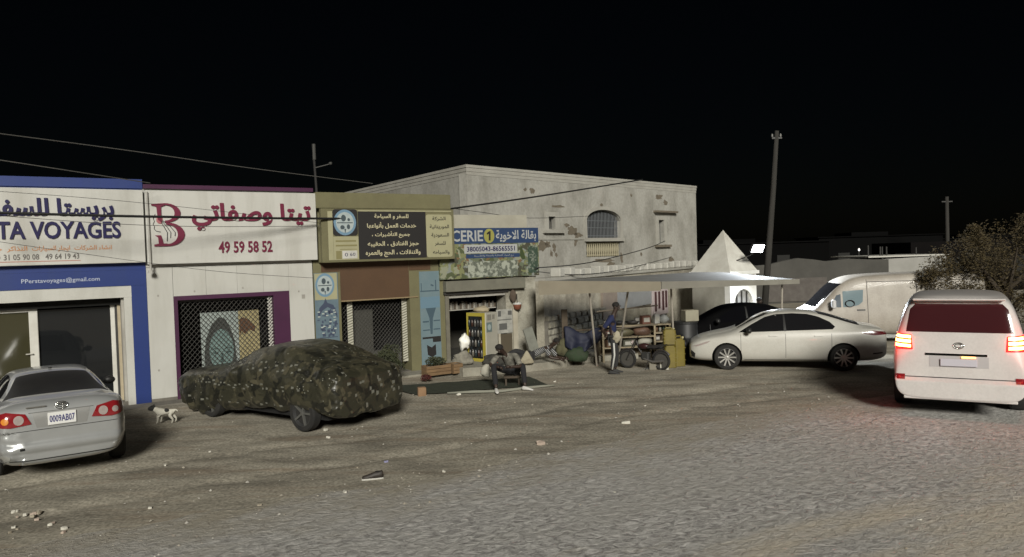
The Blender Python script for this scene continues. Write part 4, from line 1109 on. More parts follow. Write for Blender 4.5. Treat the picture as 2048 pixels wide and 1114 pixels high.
def wheel(parent, x, y, side, r=.315, w=.20, rim=M_rim, spokes=10, steel=False):
    q = Matrix.Translation((x, y, r)) @ Matrix.Rotation(R(90) * side, 4, 'X')      # local +z points outward
    m = MB(); m.T = q
    m.lathe([(r * .66, -w / 2), (r * .92, -w / 2), (r, -w * .36), (r, w * .36), (r * .93, w / 2), (r * .73, w / 2), (r * .71, w * .30), (r * .66, w * .2)], seg=36)
    t = m.build('wheel', M_tyre, parent, auto=True)
    m = MB(); m.T = q
    m.lathe([(r * .72, w * .10), (r * .74, w * .46), (r * .69, w * .47), (r * .65, w * .2), (r * .3, w * .02)], seg=36, m=1)
    m.lathe([(.0, w * .2), (r * .13, w * .22), (r * .14, w * .40), (.0, w * .43)], seg=14)
    for k in range(spokes):
        a = 2 * math.pi * k / spokes
        ca, sa = math.cos(a), math.sin(a)
        def S(rr, tt, z): return (ca * rr - sa * tt, sa * rr + ca * tt, z)
        a0, a1 = r * .10, r * .70
        b0, b1 = r * .05, r * .055
        vs = [S(a0, -b0, w * .40), S(a0, b0, w * .40), S(a1, b1, w * .44), S(a1, -b1, w * .44), S(a0, -b0, w * .2), S(a0, b0, w * .2), S(a1, b1, w * .28), S(a1, -b1, w * .28)]
        m.add(vs, [(0, 1, 2, 3), (4, 7, 6, 5), (0, 4, 5, 1), (1, 5, 6, 2), (2, 6, 7, 3), (3, 7, 4, 0)])
    m.build('rim', [rim, M_rimdark if not steel else rim], t, auto=True)
    return t
SEDAN = [(0.00, .58, .30, .52, .46, .585), (.05, .68, .24, .58, .56, .655), (.25, .80, .20, .66, .66, .735), (.6, .865, .18, .745, .70, .825), (1.0, .885, .17, .81, .72, .90), (1.3, .888, .17, .855, .70, .955),
         (1.62, .888, .17, .885, .635, 1.15), (1.98, .888, .17, .90, .585, 1.355), (2.3, .888, .17, .91, .565, 1.425), (2.8, .888, .17, .92, .56, 1.44), (3.25, .888, .17, .935, .555, 1.405), (3.62, .887, .18, .955, .575, 1.285), (4.0, .885, .19, .985, .65, 1.10),
         (4.3, .865, .21, .99, .68, 1.055), (4.5, .82, .25, .965, .68, 1.03), (4.6, .76, .30, .90, .63, .955), (4.64, .68, .36, .80, .56, .85)]
def arches(L1, L2, w, r): return [(L1, -w - .2, -w + .26, .315, r), (L1, w - .26, w + .2, .315, r), (L2, -w - .2, -w + .26, .315, r), (L2, w - .26, w + .2, .315, r)]
SIDEWIN = [(1.62, .925), (1.9, 1.10), (2.2, 1.275), (2.42, 1.335), (2.8, 1.355), (3.12, 1.335), (3.4, 1.24), (3.62, 1.12), (3.72, 1.03), (3.70, .985), (2.7, .955)]
WIN2 = [(1.22, .93), (1.5, 1.10), (1.85, 1.29), (2.1, 1.355), (2.5, 1.375), (2.85, 1.355), (3.1, 1.29), (3.35, 1.17), (3.46, 1.06), (3.40, 1.0), (2.3, .965)]
WSEDAN = [(0, .58, .30, .54, .46, .60), (.05, .70, .24, .60, .58, .68), (.22, .81, .20, .68, .68, .77), (.55, .87, .18, .76, .72, .86), (.9, .888, .17, .82, .73, .93), (1.12, .89, .17, .855, .72, .985), (1.45, .89, .17, .88, .65, 1.18), (1.8, .89, .17, .90, .595, 1.36), (2.1, .89, .17, .91, .57, 1.43), (2.5, .89, .17, .92, .565, 1.45), (2.95, .89, .17, .935, .56, 1.425), (3.35, .888, .18, .95, .575, 1.34), (3.75, .887, .185, .97, .62, 1.20),
          (4.1, .885, .19, .985, .66, 1.09), (4.35, .865, .21, .99, .68, 1.05), (4.52, .82, .26, .96, .67, 1.02), (4.6, .76, .31, .89, .62, .94), (4.63, .68, .38, .80, .56, .85)]
def sedan_common(t, bvh, win=None, dx=0.0, glass=None):
    win = win or SIDEWIN; M_carglass = glass or MATS['car_glass']
    for sd in ('side-', 'side+'):
        w = decal(bvh, win, sd, .004, .03, 'side_window', M_carglass, t, cuts=4)
        decal(bvh, [(2.60 - dx, .96), (2.66 - dx, .96), (2.64 - dx, 1.35), (2.60 - dx, 1.35)], sd, .007, .01, 'door_pillar', M_trim, w)
        for x in (2.25 - dx, 3.3 - dx):
            decal(bvh, [(x, .83), (x + .2, .84), (x + .2, .87), (x, .86)], sd, .02, .02, 'door_handle', BODYP, t, cuts=1)
        for xa in (1.58 - dx, 2.63 - dx, 3.52 - dx * .5):
            decal(bvh, [(xa, .30), (xa + .008, .30), (xa + .008, .90), (xa, .90)], sd, .0015, .004, 'door_gap', M_trim, t, cuts=3)
        decal(bvh, [(1.35, .24), (3.2, .24), (3.2, .255), (1.35, .255)], sd, .002, .004, 'sill_line', M_trim, t, cuts=3)
        s = -1 if sd == 'side-' else 1
        m = MB(); m.blob((1.78 - dx, s * .985, .99), (.07, .10, .075), nz=.05); m.cyl((1.80 - dx, s * .85, .94), (1.79 - dx, s * .93, .965), .025, seg=6); m.build('door_mirror', M_trim, t, smooth=True)
    decal(bvh, [(-.50, 1.02), (.50, 1.02), (.46, 1.36), (-.46, 1.36)], 'front', .004, .03, 'windscreen', M_carglass, t, cuts=4)
BODYP = None
def white_sedan():
    global BODYP
    BODYP = mat('white_paint', (.50, .49, .445), .32, (.43, .415, .37), 2.2, .7, coat=.5, contrast=(.4, .68), fine=.06, fscale=35)
    t = thing('white_sedan', 'clean white sedan parked side-on in front of the street stall', 'car', (4.62, 19.70, 0), R(-14.5))
    me, bvh = body_mesh('body', WSEDAN, [BODYP, M_well], arches(.93, 3.63, .885, .365))
    put('body', me, t)
    sedan_common(t, bvh, WIN2, .32)
    decal(bvh, [(3.12, -.46), (3.5, -.52), (4.02, -.60), (4.04, 0), (4.02, .60), (3.5, .52), (3.12, .46), (3.08, 0)], 'top', .005, .03, 'rear_window', M_dustglass, t, cuts=4)
    for s in (-1, 1):
        for x in (.93, 3.63): wheel(t, x, s * .80, -s, spokes=10)
        sd = 'side-' if s < 0 else 'side+'
        decal(bvh, [(4.05, .90), (4.3, .965), (4.56, .935), (4.585, .87), (4.3, .855)], sd, .006, .03, 'tail_light', mat('tail_dark_red', (.10, .010, .012), .2, coat=.5), t)
        decal(bvh, [(s * .42, .87), (s * .74, .86), (s * .76, .94), (s * .42, .93)], 'rear', .006, .03, 'tail_light', mat('tail_dark_red', (.10, .010, .012), .2, coat=.5), t)
        decal(bvh, [(.1, .58), (.42, .70), (.55, .73), (.45, .66), (.2, .575)], sd, .006, .03, 'headlight', M_clear, t)
        decal(bvh, [(4.28, .40), (4.5, .42), (4.5, .45), (4.28, .43)], sd, .004, .01, 'bumper_reflector', M_trim, t, cuts=1)
        decal(bvh, [(.03, .30), (.14, .26), (.16, .40), (.06, .48)], sd, .004, .02, 'bumper_vent', M_trim, t, cuts=1)
    decal(bvh, [(-.26, .62), (.26, .62), (.26, .74), (-.26, .74)], 'rear', .01, .02, 'number_plate', M_plate, t)
white_sedan()

def silver_sedan():
    global BODYP
    BODYP = mat('silver_paint', (.42, .43, .43), .30, (.35, .36, .355), 2, .6, metal=.45, coat=.7)
    st = [s for s in SEDAN if s[0] < 3.9] + [(4.0, .885, .19, 1.03, .66, 1.19)]
    st += [(4.25, .86, .21, 1.06, .68, 1.165), (4.42, .81, .24, 1.055, .67, 1.16), (4.52, .765, .27, 1.01, .66, 1.11), (4.57, .72, .30, .93, .62, 1.03), (4.59, .67, .34, .83, .56, .93)]
    t = thing('silver_sedan', 'dented silver sedan with red tail lights, parked nose-in at the left edge', 'car', (-9.17, 14.35, 0), R(-54))
    t.scale = (1.0, 1.0, 1.0)
    def wig(c):
        # crumpled left-hand corner of the rear bumper, plate recess, bumper shelf
        if c.x > 4.0 and c.y < -.5 and c.z < .75:
            d = noise.noise(c * 5.0) * .05 + noise.noise(c * 11.0) * .02
            c.x += d - .02
            c.y += .03
        if c.x > 4.25 and .44 < c.z < .60:
            c.x += .035 * math.sin((c.z - .44) / .16 * math.pi)
        return c
    me, bvh = body_mesh('body', st, [BODYP, M_well], arches(.93, 3.63, .885, .365), sub=3, wig=wig)
    put('body', me, t)
    sedan_common(t, bvh)
    rw = decal(bvh, [(3.20, -.47), (3.55, -.56), (3.95, -.68), (4.02, -.4), (4.04, 0), (4.02, .4), (3.95, .68), (3.55, .56), (3.20, .47), (3.16, 0)], 'top', .006, .03, 'rear_window', M_dustglass, t, cuts=5)
    for s in (-1, 1):
        for x in (.93, 3.63): wheel(t, x, s * .80, -s, spokes=7, steel=True)
        l = decal(bvh, [(s * .37, .855), (s * .44, 1.0), (s * .66, 1.045), (s * .80, 1.01), (s * .83, .93), (s * .80, .85), (s * .62, .83)], 'rear', .018, .05, 'tail_light', M_red, t, cuts=4, label='red rear lamp cluster')
        decal(bvh, disc_pts(s * .52, .925, .062, .066, 14), 'rear', .024, .006, 'reverse_lens', M_clear, l, cuts=1)
        decal(bvh, disc_pts(s * .68, .925, .045, .045, 12), 'rear', .024, .006, 'indicator_lens', M_amber if s < 0 else M_clear, l, cuts=1)
        decal(bvh, disc_pts(s * .70, .40, .07, .045, 12), 'rear', .010, .02, 'bumper_lamp', mat('lamp_grey', (.30, .30, .28), .2, coat=.5), t, cuts=1)
    # boot lid: shut lines, painted shade, plate, badge
    decal(bvh, [(-.80, .765), (.80, .765), (.80, .757), (-.80, .757)], 'rear', .003, .006, 'bumper_gap', M_trim, t, cuts=5)
    decal(bvh, [(-.40, 1.01), (.40, 1.01), (.40, 1.0), (-.40, 1.0)], 'rear', .004, .006, 'lid_shade_strip', mat('lid_edge_shade', (.12, .12, .115), .4), t, cuts=4)  # dark strip paints the shade along the lid edge
    p = decal(bvh, [(-.36, 1.0), (.36, 1.0), (.31, .79), (-.31, .79)], 'rear', .002, .004, 'recess_shade', mat('silver_paint_shaded', (.30, .30, .29), .4, metal=.4), t, cuts=4)  # darker copy of the silver paint imitates a shaded recess
    pl = MB(); pl.box(4.597, 4.612, -.175, .175, .81, .985, c=.004); plate = pl.build('number_plate', M_plate, t)
    lt = lettering('0009AB07', -.155, .155, .845, .945, 0, .003, M_plateblue, None, bold=.02)
    for v in lt.data.vertices: v.co = Vector((4.6135 - v.co.y, v.co.x, v.co.z))
    lt.parent = plate
    r_ = MB(); r_.T = Matrix.Translation((4.562, 0, 1.07)) @ Matrix.Rotation(R(82), 4, 'Y')
    for (rx, ry) in ((.052, .078), (.025, .055)):
        r_.tube([(rx * math.cos(2 * math.pi * k / 20), ry * math.sin(2 * math.pi * k / 20), .01) for k in range(21)], .006, seg=5)
    r_.tube([(-.026 + .0, .035 * math.sin(2 * math.pi * k / 16), .01 + .0) if False else (-.03 + .02 * math.cos(2 * math.pi * k / 16), .052 * math.sin(2 * math.pi * k / 16), .01) for k in range(17)], .007, seg=5)
    r_.build('badge', M_chrome, t, smooth=True)
    h = MB(); h.box(4.53, 4.572, -.43, -.19, 1.075, 1.087); h.build('name_script', M_chrome, t)
    m = MB(); m.box(4.57, 4.62, -.52, -.46, .50, .53); m.build('torn_hole', M_well, t)
    decal(bvh, [(-.78, .335), (.78, .335), (.78, .35), (-.78, .35)], 'rear', .004, .01, 'lower_lip', M_trim, t, cuts=5)
    m = MB(); m.cyl((2.95, 0, 1.43), (2.95, 0, 1.445), .03, .02, seg=8); m.build('aerial_base', M_trim, t)
silver_sedan()

def dark_sedan():
    global BODYP
    BODYP = mat('black_paint', (.004, .004, .0045), 1.0, (.007, .007, .007), 2, .6, spec=0)
    t = thing('dark_car', 'black car half hidden behind the white sedan', 'car', (4.1, 22.25, 0), R(-6))
    me, bvh = body_mesh('body', SEDAN, [BODYP, M_well], arches(.93, 3.63, .885, .365))
    put('body', me, t)
    sedan_common(t, bvh, glass=mat('dusty_black_glass', (.004, .004, .005), 1.0, spec=0))
    for s in (-1, 1):
        for x in (.93, 3.63): wheel(t, x, s * .80, -s, rim=M_rimdark, spokes=7)
dark_sedan()

def camo_material():
    m = bpy.data.materials.new('camouflage_cover'); m.use_nodes = True
    nt = m.node_tree; b = nt.nodes['Principled BSDF']; b.inputs['Roughness'].default_value = .38; b.inputs['Specular IOR Level'].default_value = .55
    tc = nt.nodes.new('ShaderNodeTexCoord')
    def nz(s, d=3, off=0):
        mp = nt.nodes.new('ShaderNodeMapping'); mp.inputs['Location'].default_value = (off, off * .7, off * 1.3); nt.links.new(tc.outputs['Object'], mp.inputs[0])
        n = nt.nodes.new('ShaderNodeTexNoise'); n.inputs['Scale'].default_value = s; n.inputs['Detail'].default_value = d; n.inputs['Distortion'].default_value = .6; nt.links.new(mp.outputs[0], n.inputs['Vector']); return n.outputs['Fac']
    def step(src, a, c):
        r = nt.nodes.new('ShaderNodeMapRange'); r.inputs[1].default_value = a; r.inputs[2].default_value = c; nt.links.new(src, r.inputs[0]); return r.outputs[0]
    def mx(f, a, c):
        x = nt.nodes.new('ShaderNodeMix'); x.data_type = 'RGBA'; nt.links.new(f, x.inputs[0])
        for i, s in ((6, a), (7, c)):
            if isinstance(s, tuple): x.inputs[i].default_value = (*s, 1)
            else: nt.links.new(s, x.inputs[i])
        return x.outputs[2]
    col = mx(step(nz(3.2, 2), .50, .53), (.030, .029, .019), (.046, .043, .027))
    col = mx(step(nz(3.8, 2, 5), .54, .57), col, (.015, .015, .011))
    col = mx(step(nz(5, 2, 9), .60, .62), col, (.070, .063, .040))
    # pale printed leaf marks in loose rows
    mp = nt.nodes.new('ShaderNodeMapping'); mp.inputs['Scale'].default_value = (3.0, 3.0, 3.4)
    jn = nt.nodes.new('ShaderNodeTexNoise'); jn.inputs['Scale'].default_value = 9; nt.links.new(tc.outputs['Object'], jn.inputs['Vector'])
    ja = nt.nodes.new('ShaderNodeVectorMath'); ja.operation = 'MULTIPLY_ADD'; ja.inputs[1].default_value = (.05, .05, .05); nt.links.new(jn.outputs['Color'], ja.inputs[0]); nt.links.new(tc.outputs['Object'], ja.inputs[2]); nt.links.new(ja.outputs[0], mp.inputs[0])
    vo = nt.nodes.new('ShaderNodeTexVoronoi'); vo.inputs['Randomness'].default_value = .7; nt.links.new(mp.outputs[0], vo.inputs['Vector'])
    k = nt.nodes.new('ShaderNodeMath'); k.operation = 'MULTIPLY'
    nt.links.new(step(vo.outputs['Distance'], .17, .15), k.inputs[0]); nt.links.new(step(nz(2.2, 2, 2), .56, .60), k.inputs[1])
    col = mx(k.outputs[0], col, (.30, .30, .25))
    nt.links.new(col, b.inputs['Base Color'])
    bp = nt.nodes.new('ShaderNodeBump'); bp.inputs['Strength'].default_value = .5; bp.inputs['Distance'].default_value = .03
    nt.links.new(nz(4.5, 3, 3), bp.inputs['Height']); nt.links.new(bp.outputs[0], b.inputs['Normal'])
    return m
def covered_car():
    t = thing('covered_car', 'car under a wrinkled green camouflage cover in front of the grilled shopfronts', 'car', (-6.31, 15.98, 0), R(-34))
    st = [(-.32, .76, .03, .56, .60, .74), (-.24, .88, .02, .70, .70, .86), (.15, .96, .02, .76, .78, .92), (.7, .985, .03, .82, .80, .96), (1.2, .985, .05, .88, .77, 1.03), (1.65, .97, .16, .94, .70, 1.21), (2.0, .96, .25, 1.0, .66, 1.41), (2.4, .96, .25, 1.02, .64, 1.49), (2.9, .96, .25, 1.02, .64, 1.50), (3.3, .96, .27, 1.02, .64, 1.47),
          (3.65, .95, .34, 1.02, .67, 1.37), (3.95, .95, .29, 1.03, .74, 1.23), (4.22, .94, .25, 1.03, .78, 1.16), (4.42, .90, .24, .98, .76, 1.09), (4.53, .84, .26, .88, .70, .97)]
    def wig(c):
        n = Vector((0, c.y, c.z - .6)).normalized()
        k_ = .22 + .78 * min(1, max(0, (c.x - 3.3) / .9)) + .4 * max(0, (.45 - c.z) / .25) + .35 * max(0, (.5 - c.x) / .5)
        s = noise.noise(Vector((c.x * 1.6, c.y * 1.6, c.z * 3))) * .03
        # taut folds radiating from the wheel arches and the tail
        f = abs(noise.noise(Vector((c.x * 3.0 + c.z * 2.2, c.y * 2.5, c.z * 5.0)))) * .05 * k_ + abs(noise.noise(Vector((c.x * 7 - c.z * 4, c.y * 6, c.z * 9)))) * .03 * k_
        if c.z < .6: s += .03 * math.sin(c.x * 9 + 3 * noise.noise(c * 2)) * (.6 - c.z) / .4
        q = c + n * (s - f)
        # loose diagonal drapes and a wavy hem
        dr = 1 - abs(math.sin(c.x * 2.6 + c.z * 3.4 + 1.5 * noise.noise(c * .9))) ** .35
        q -= n * .035 * dr * (1 if c.z < 1.1 else .4)
        if c.z < .45: q.y += math.copysign(.035, c.y) * math.sin(c.x * 11 + 2 * noise.noise(c * 1.5)) * (.45 - c.z) / .35
        if c.z < .35: q.z += .07 * noise.noise(Vector((c.x * 2.1, 4, 0)))
        # mirror bumps under the cloth
        for sy in (-1, 1):
            d = (c - Vector((1.8, sy * .93, .98))).length
            q.y += sy * .13 * math.exp(-(d / .14) ** 2)
        return q
    me, bvh = body_mesh('cover', st, [camo_material()], sub=4, wig=wig)
    cv = put('fabric_cover', me, t)
    mk = MB(); rp = random.Random(8)
    def mark(o, d, u, v, w, h):
        P = []
        for a, b in ((-w, -h), (w, -h * .6), (w, h * .8), (-w, h)):
            q = bvh.ray_cast(o + u * a + v * b, d)[0]
            if q is None: return
            P.append(q - d * .006)
        if max((P[i] - P[i - 1]).length for i in range(4)) < .3: mk.add(P, [(0, 1, 2, 3)])
    X, Y_, Z = Vector((1, 0, 0)), Vector((0, 1, 0)), Vector((0, 0, 1))
    for z, x0, x1 in ((1.14, 1.7, 3.6), (1.06, 1.4, 3.7), (.74, .7, 3.5), (.68, .8, 3.5), (.40, .4, 3.0)):
        x = x0
        while x < x1:
            for k in range(2):
                mark(Vector((x + k * .13 + rp.uniform(-.03, .03), -4, z + rp.uniform(-.04, .04))), Y_, X, Z, rp.uniform(.022, .045), rp.uniform(.012, .024))
            x += rp.uniform(.34, .5)
    for k in range(24): mark(Vector((9, rp.uniform(-.8, .8), rp.uniform(.4, 1.05))), -X, Y_, Z, rp.uniform(.014, .04), rp.uniform(.02, .05))
    for k in range(16): mark(Vector((rp.uniform(1.2, 4.0), rp.uniform(-.6, .5), 5)), -Z, X, Y_, rp.uniform(.03, .06), rp.uniform(.015, .03))
    mk.build('printed_marks', mat('cover_marks', (.15, .15, .125), .45), cv, kind='stuff')
    for s in (-1, 1):
        for x in (.93, 3.63): wheel(t, x, s * .80, -s, r=.325, rim=mat('rim_dull', (.16, .16, .15), .45, metal=.5), spokes=5)
    m = MB(); m.box(.5, 4.1, -.7, .7, .2, .34); m.build('underbody', M_well, t)
covered_car()

def van():
    P = mat('van_paint', (.34, .31, .265), .5, (.25, .22, .185), 1.6, .8, coat=.05, contrast=(.4, .65), stretch=(1, 1, .5), fine=.10, fscale=25)
    st = [(0, .74, .34, .62, .58, .78), (.06, .86, .28, .74, .70, .90), (.35, .95, .25, .92, .80, 1.06), (.62, .97, .25, 1.02, .80, 1.18), (.95, .98, .25, 1.08, .80, 1.55), (1.30, .98, .25, 1.10, .80, 1.90), (1.65, .985, .25, 1.12, .80, 2.06), (2.1, .99, .25, 1.12, .82, 2.12),
          (3.5, .99, .25, 1.12, .83, 2.15), (5.2, .985, .27, 1.12, .82, 2.13), (5.38, .96, .28, 1.10, .80, 2.08), (5.42, .90, .32, 1.05, .74, 1.98)]
    t = thing('white_van', 'dusty white panel van parked behind the white sedan', 'van', (8.85, 23.9, 0), R(-9))
    me, bvh = body_mesh('body', st, [P, M_well], [(1.0, -1.2, -.70, .34, .40), (1.0, .70, 1.2, .34, .40), (4.2, -1.2, -.70, .34, .40), (4.2, .70, 1.2, .34, .40)])
    put('body', me, t)
    for s in (-1, 1):
        sd = 'side-' if s < 0 else 'side+'
        decal(bvh, [(.98, 1.14), (1.18, 1.50), (1.30, 1.54), (1.30, 1.14)], sd, .006, .03, 'quarter_window', mat('van_quarter_glass', (.10, .12, .14), .08), t)
        w = decal(bvh, [(1.36, 1.14), (1.36, 1.62), (1.95, 1.66), (1.92, 1.30), (1.80, 1.20), (1.6, 1.15)], sd, .006, .03, 'door_window', mat('van_glass_backlight', (.16, .215, .235), .08), t)  # pale blue stands in for light seen through the cab
        m = MB(); m.tube([(1.55 + .13 * math.cos(2 * math.pi * k / 16), s * .952, 1.25 + .10 * math.sin(2 * math.pi * k / 16)) for k in range(17)], .014, seg=5); m.build('steering_wheel', M_trim, w)
        for x, z0, z1 in ((2.05, .5, 1.98), (3.45, .5, 1.98)): decal(bvh, [(x, z0), (x + .018, z0), (x + .018, z1), (x, z1)], sd, .003, .006, 'panel_gap', mat('gap_grey', (.10, .09, .08), .8), t, cuts=3)
        decal(bvh, [(2.05, 1.88), (5.2, 1.90), (5.2, 1.925), (2.05, 1.90)], sd, .004, .006, 'roof_gutter', mat('gap_grey', (.10, .09, .08), .8), t, cuts=4)
        decal(bvh, [(1.75, 1.03), (1.98, 1.03), (1.98, 1.07), (1.75, 1.07)], sd, .02, .02, 'door_handle', M_trim, t, cuts=1)
        m = MB(); m.box(.98, 1.10, s * 1.10 - .09, s * 1.10 + .09, 1.12, 1.38, c=.03); m.cyl((1.1, s * .95, 1.2), (1.05, s * 1.05, 1.2), .02, seg=6); m.build('door_mirror', mat('van_mirror', (.5, .5, .5), .4), t)
        for x in (1.0, 4.2): wheel(t, x, s * .86, -s, r=.34, w=.22, rim=M_rimdark, spokes=6)
        decal(bvh, [(.06, .62), (.3, .72), (.34, .92), (.1, .84)], sd, .006, .03, 'headlight', M_clear, t)
    decal(bvh, [(-.74, 1.16), (.74, 1.16), (.72, 1.85), (-.72, 1.85)], 'front', .006, .03, 'windscreen', M_carglass, t, cuts=4)
van()

def suv():
    P = mat('suv_paint', (.60, .57, .55), .30, (.53, .50, .48), 2.5, .7, coat=.5, fine=.05, fscale=30)
    st = [(0, .70, .42, .80, .60, .92), (.1, .86, .38, .92, .72, 1.06), (.8, .97, .36, 1.10, .80, 1.20), (1.4, .985, .36, 1.22, .80, 1.34), (1.7, .985, .36, 1.26, .78, 1.58), (2.1, .985, .36, 1.28, .76, 1.92), (2.6, .985, .36, 1.29, .75, 2.02), (3.6, .985, .36, 1.30, .75, 2.04), (4.4, .985, .36, 1.30, .75, 2.02), (4.64, .975, .34, 1.30, .745, 1.985), (4.77, .96, .30, 1.28, .735, 1.90), (4.86, .95, .29, 1.10, .73, 1.52), (4.93, .93, .30, .86, .72, 1.16), (4.95, .90, .34, .74, .68, .95)]
    t = thing('white_suv', 'white sport utility vehicle seen from behind with its brake lights lit', 'car', (10.17, 17.15, 0), R(-120.5))
    t.scale = (1.04, 1.04, 1.04)
    def wig(c):
        if c.x > 4.6 and c.z < .66: c.x += .10 * min(1, (.66 - c.z) / .06) if c.z > .3 else .04
        return c
    me, bvh = body_mesh('body', st, [P, M_well], [(.95, -1.2, -.70, .38, .44), (.95, .70, 1.2, .38, .44), (3.80, -1.2, -.70, .38, .44), (3.80, .70, 1.2, .38, .44)], sub=3, wig=wig)
    put('body', me, t)
    decal(bvh, [(-.76, 1.41), (.76, 1.41), (.70, 1.78), (.62, 1.87), (-.62, 1.87), (-.70, 1.78)], 'rear', .006, .03, 'rear_window', mat('suv_glass_red_glow', (.045, .012, .014), .12), t, cuts=5)  # red glow of the brake lights put into the glass colour
    m = MB(); m.box(4.60, 4.86, -.66, .66, 1.925, 1.965, c=.015); m.build('roof_spoiler', P, t)
    for s in (-1, 1):
        sd = 'side-' if s < 0 else 'side+'
        l = decal(bvh, [(s * .66, 1.12), (s * .68, 1.36), (s * .93, 1.38), (s * .955, 1.12)], 'rear', .02, .05, 'tail_light', mat('tail_glow_red', (.35, .01, .012), .25, emit=(1, .008, .006), estr=6.0), t, cuts=4, label='lit red brake light')
        for k in range(3):
            z = 1.15 + k * .075
            decal(bvh, [(s * .69, z), (s * .69, z + .045), (s * .92, z + .055), (s * .92, z + .01)], 'rear', .030, .01, 'lit_bar', mat('brake_bar', (1, .3, .1), .4, emit=(1, .30, .05), estr=34), l, cuts=2)
        L = bpy.data.lights.new('brake_lamp', 'POINT'); L.energy = 6; L.color = (1, .03, .02); L.shadow_soft_size = .07
        lo = bpy.data.objects.new('lamp', L); COL.objects.link(lo); lo.parent = t; lo.location = (4.98, s * 1.02, 1.25)
        decal(bvh, [(s * .78, .62), (s * .93, .62), (s * .93, .70), (s * .78, .70)], 'rear', .01, .02, 'bumper_reflector', M_red, t, cuts=2)
        decal(bvh, [(2.0, 1.36), (2.25, 1.78), (2.5, 1.84), (4.3, 1.84), (4.5, 1.72), (4.55, 1.38)], sd, .006, .03, 'side_window', M_carglass, t, cuts=4)
        for x in (.95, 3.80): wheel(t, x, s * .87, -s, r=.385, w=.26, spokes=6)
    decal(bvh, [(-.95, .655), (.95, .655), (.95, .668), (-.95, .668)], 'rear', .003, .006, 'bumper_gap', M_trim, t, cuts=5)
    decal(bvh, [(-.48, 1.03), (.40, 1.03), (.40, 1.065), (-.48, 1.065)], 'rear', .012, .02, 'handle_bar', M_chrome, t, cuts=3)
    pr = decal(bvh, [(-.42, .84), (.42, .84), (.42, 1.02), (-.42, 1.02)], 'rear', .004, .008, 'recess_shade', mat('suv_paint_shaded', (.42, .40, .40), .5), t, cuts=3)  # flat panel, darker body colour as painted recess shade
    m = MB(); m.box(4.965, 4.985, -.26, .26, .86, .98, c=.005); m.build('number_plate', mat('plate_pale', (.50, .48, .53), .5), t)
    m = MB(); m.box(4.93, 4.972, .04, .24, .995, 1.022); m.build('plate_lamp', mat('plate_lamp_lit', (1, .7, .4), .4, emit=(1, .45, .12), estr=2.2), t)
    r_ = MB(); r_.T = Matrix.Translation((4.905, 0, 1.19)) @ Matrix.Rotation(R(80), 4, 'Y')
    for rx, ry in ((.05, .075), (.03, .05)): r_.tube([(rx * math.cos(2 * math.pi * k / 18), ry * math.sin(2 * math.pi * k / 18), .02) for k in range(19)], .008, seg=5)
    r_.build('badge', M_chrome, t, smooth=True)
    m = MB(); m.box(4.9, 5.03, -.8, .8, .30, .345, c=.01); m.build('lower_bumper_strip', P, t)
    m = MB(); m.box(.8, 4.85, -.8, .8, .30, .42); m.build('underbody', M_well, t)
suv()
# ------------------------------------------------------------------ people and the puppy
def skin(name, verts, edges, m, parent, sub=2, extra=None, label=None):
    """verts: {key: (co, radius)}; the first one is the root"""
    keys = list(verts); idx = {k: i for i, k in enumerate(keys)}
    me = bpy.data.meshes.new(name)
    me.from_pydata([Vector(verts[k][0]) for k in keys], [(idx[a], idx[b]) for a, b in edges], [])
    t = bpy.data.objects.new('tmp', me); COL.objects.link(t)
    q = t.modifiers.new('k', 'SKIN'); q.use_smooth_shade = True; q.branch_smoothing = .6
    for i, k in enumerate(keys):
        d = me.skin_vertices[0].data[i]; r = verts[k][1]
        d.radius = r if isinstance(r, tuple) else (r, r); d.use_root = (i == 0); d.use_loose = False
    s = t.modifiers.new('s', 'SUBSURF'); s.levels = sub; s.render_levels = sub
    bpy.context.view_layer.update()
    out = bpy.data.meshes.new_from_object(t.evaluated_get(bpy.context.evaluated_depsgraph_get()))
    bpy.data.objects.remove(t, do_unlink=True)
    if extra:
        bm = bmesh.new(); bm.from_mesh(out); bm.from_mesh(extra.mesh('x', m)); bm.to_mesh(out); bm.free()
    out.polygons.foreach_set('use_smooth', [True] * len(out.polygons))
    out.materials.clear(); out.materials.append(m)
    out.polygons.foreach_set('material_index', [0] * len(out.polygons))
    return put(name, out, parent, label=label)
def mid(a, b, u=.5): return Vector(a).lerp(Vector(b), u)
def hand(mb, wrist, d, palm_n, s=1.0):
    """palm and five bent fingers; d = direction of the hand, palm_n = side the palm faces"""
    w = Vector(wrist); d = Vector(d).normalized(); n = Vector(palm_n); n = (n - d * n.dot(d)).normalized(); b = d.cross(n)
    mb.tube([w, w + d * .045 * s, w + d * .085 * s], [.024 * s, .034 * s, .032 * s], seg=8)
    for k, (o, l) in enumerate(((-.027, .062), (-.009, .072), (.009, .068), (.026, .052))):
        p = w + d * .08 * s + b * o * s
        q = p + (d * .55 + n * .2) * l * s; r_ = q + (d * .25 + n * .55) * l * .7 * s
        mb.tube([p, q, r_], [.0095 * s, .0085 * s, .0065 * s], seg=6)
    p = w + d * .03 * s - b * .03 * s; q = p + (d * .5 - b * .8) * .035 * s; mb.tube([p, q, q + (d * .8 + n * .3) * .03 * s], [.012 * s, .010 * s, .007 * s], seg=6)
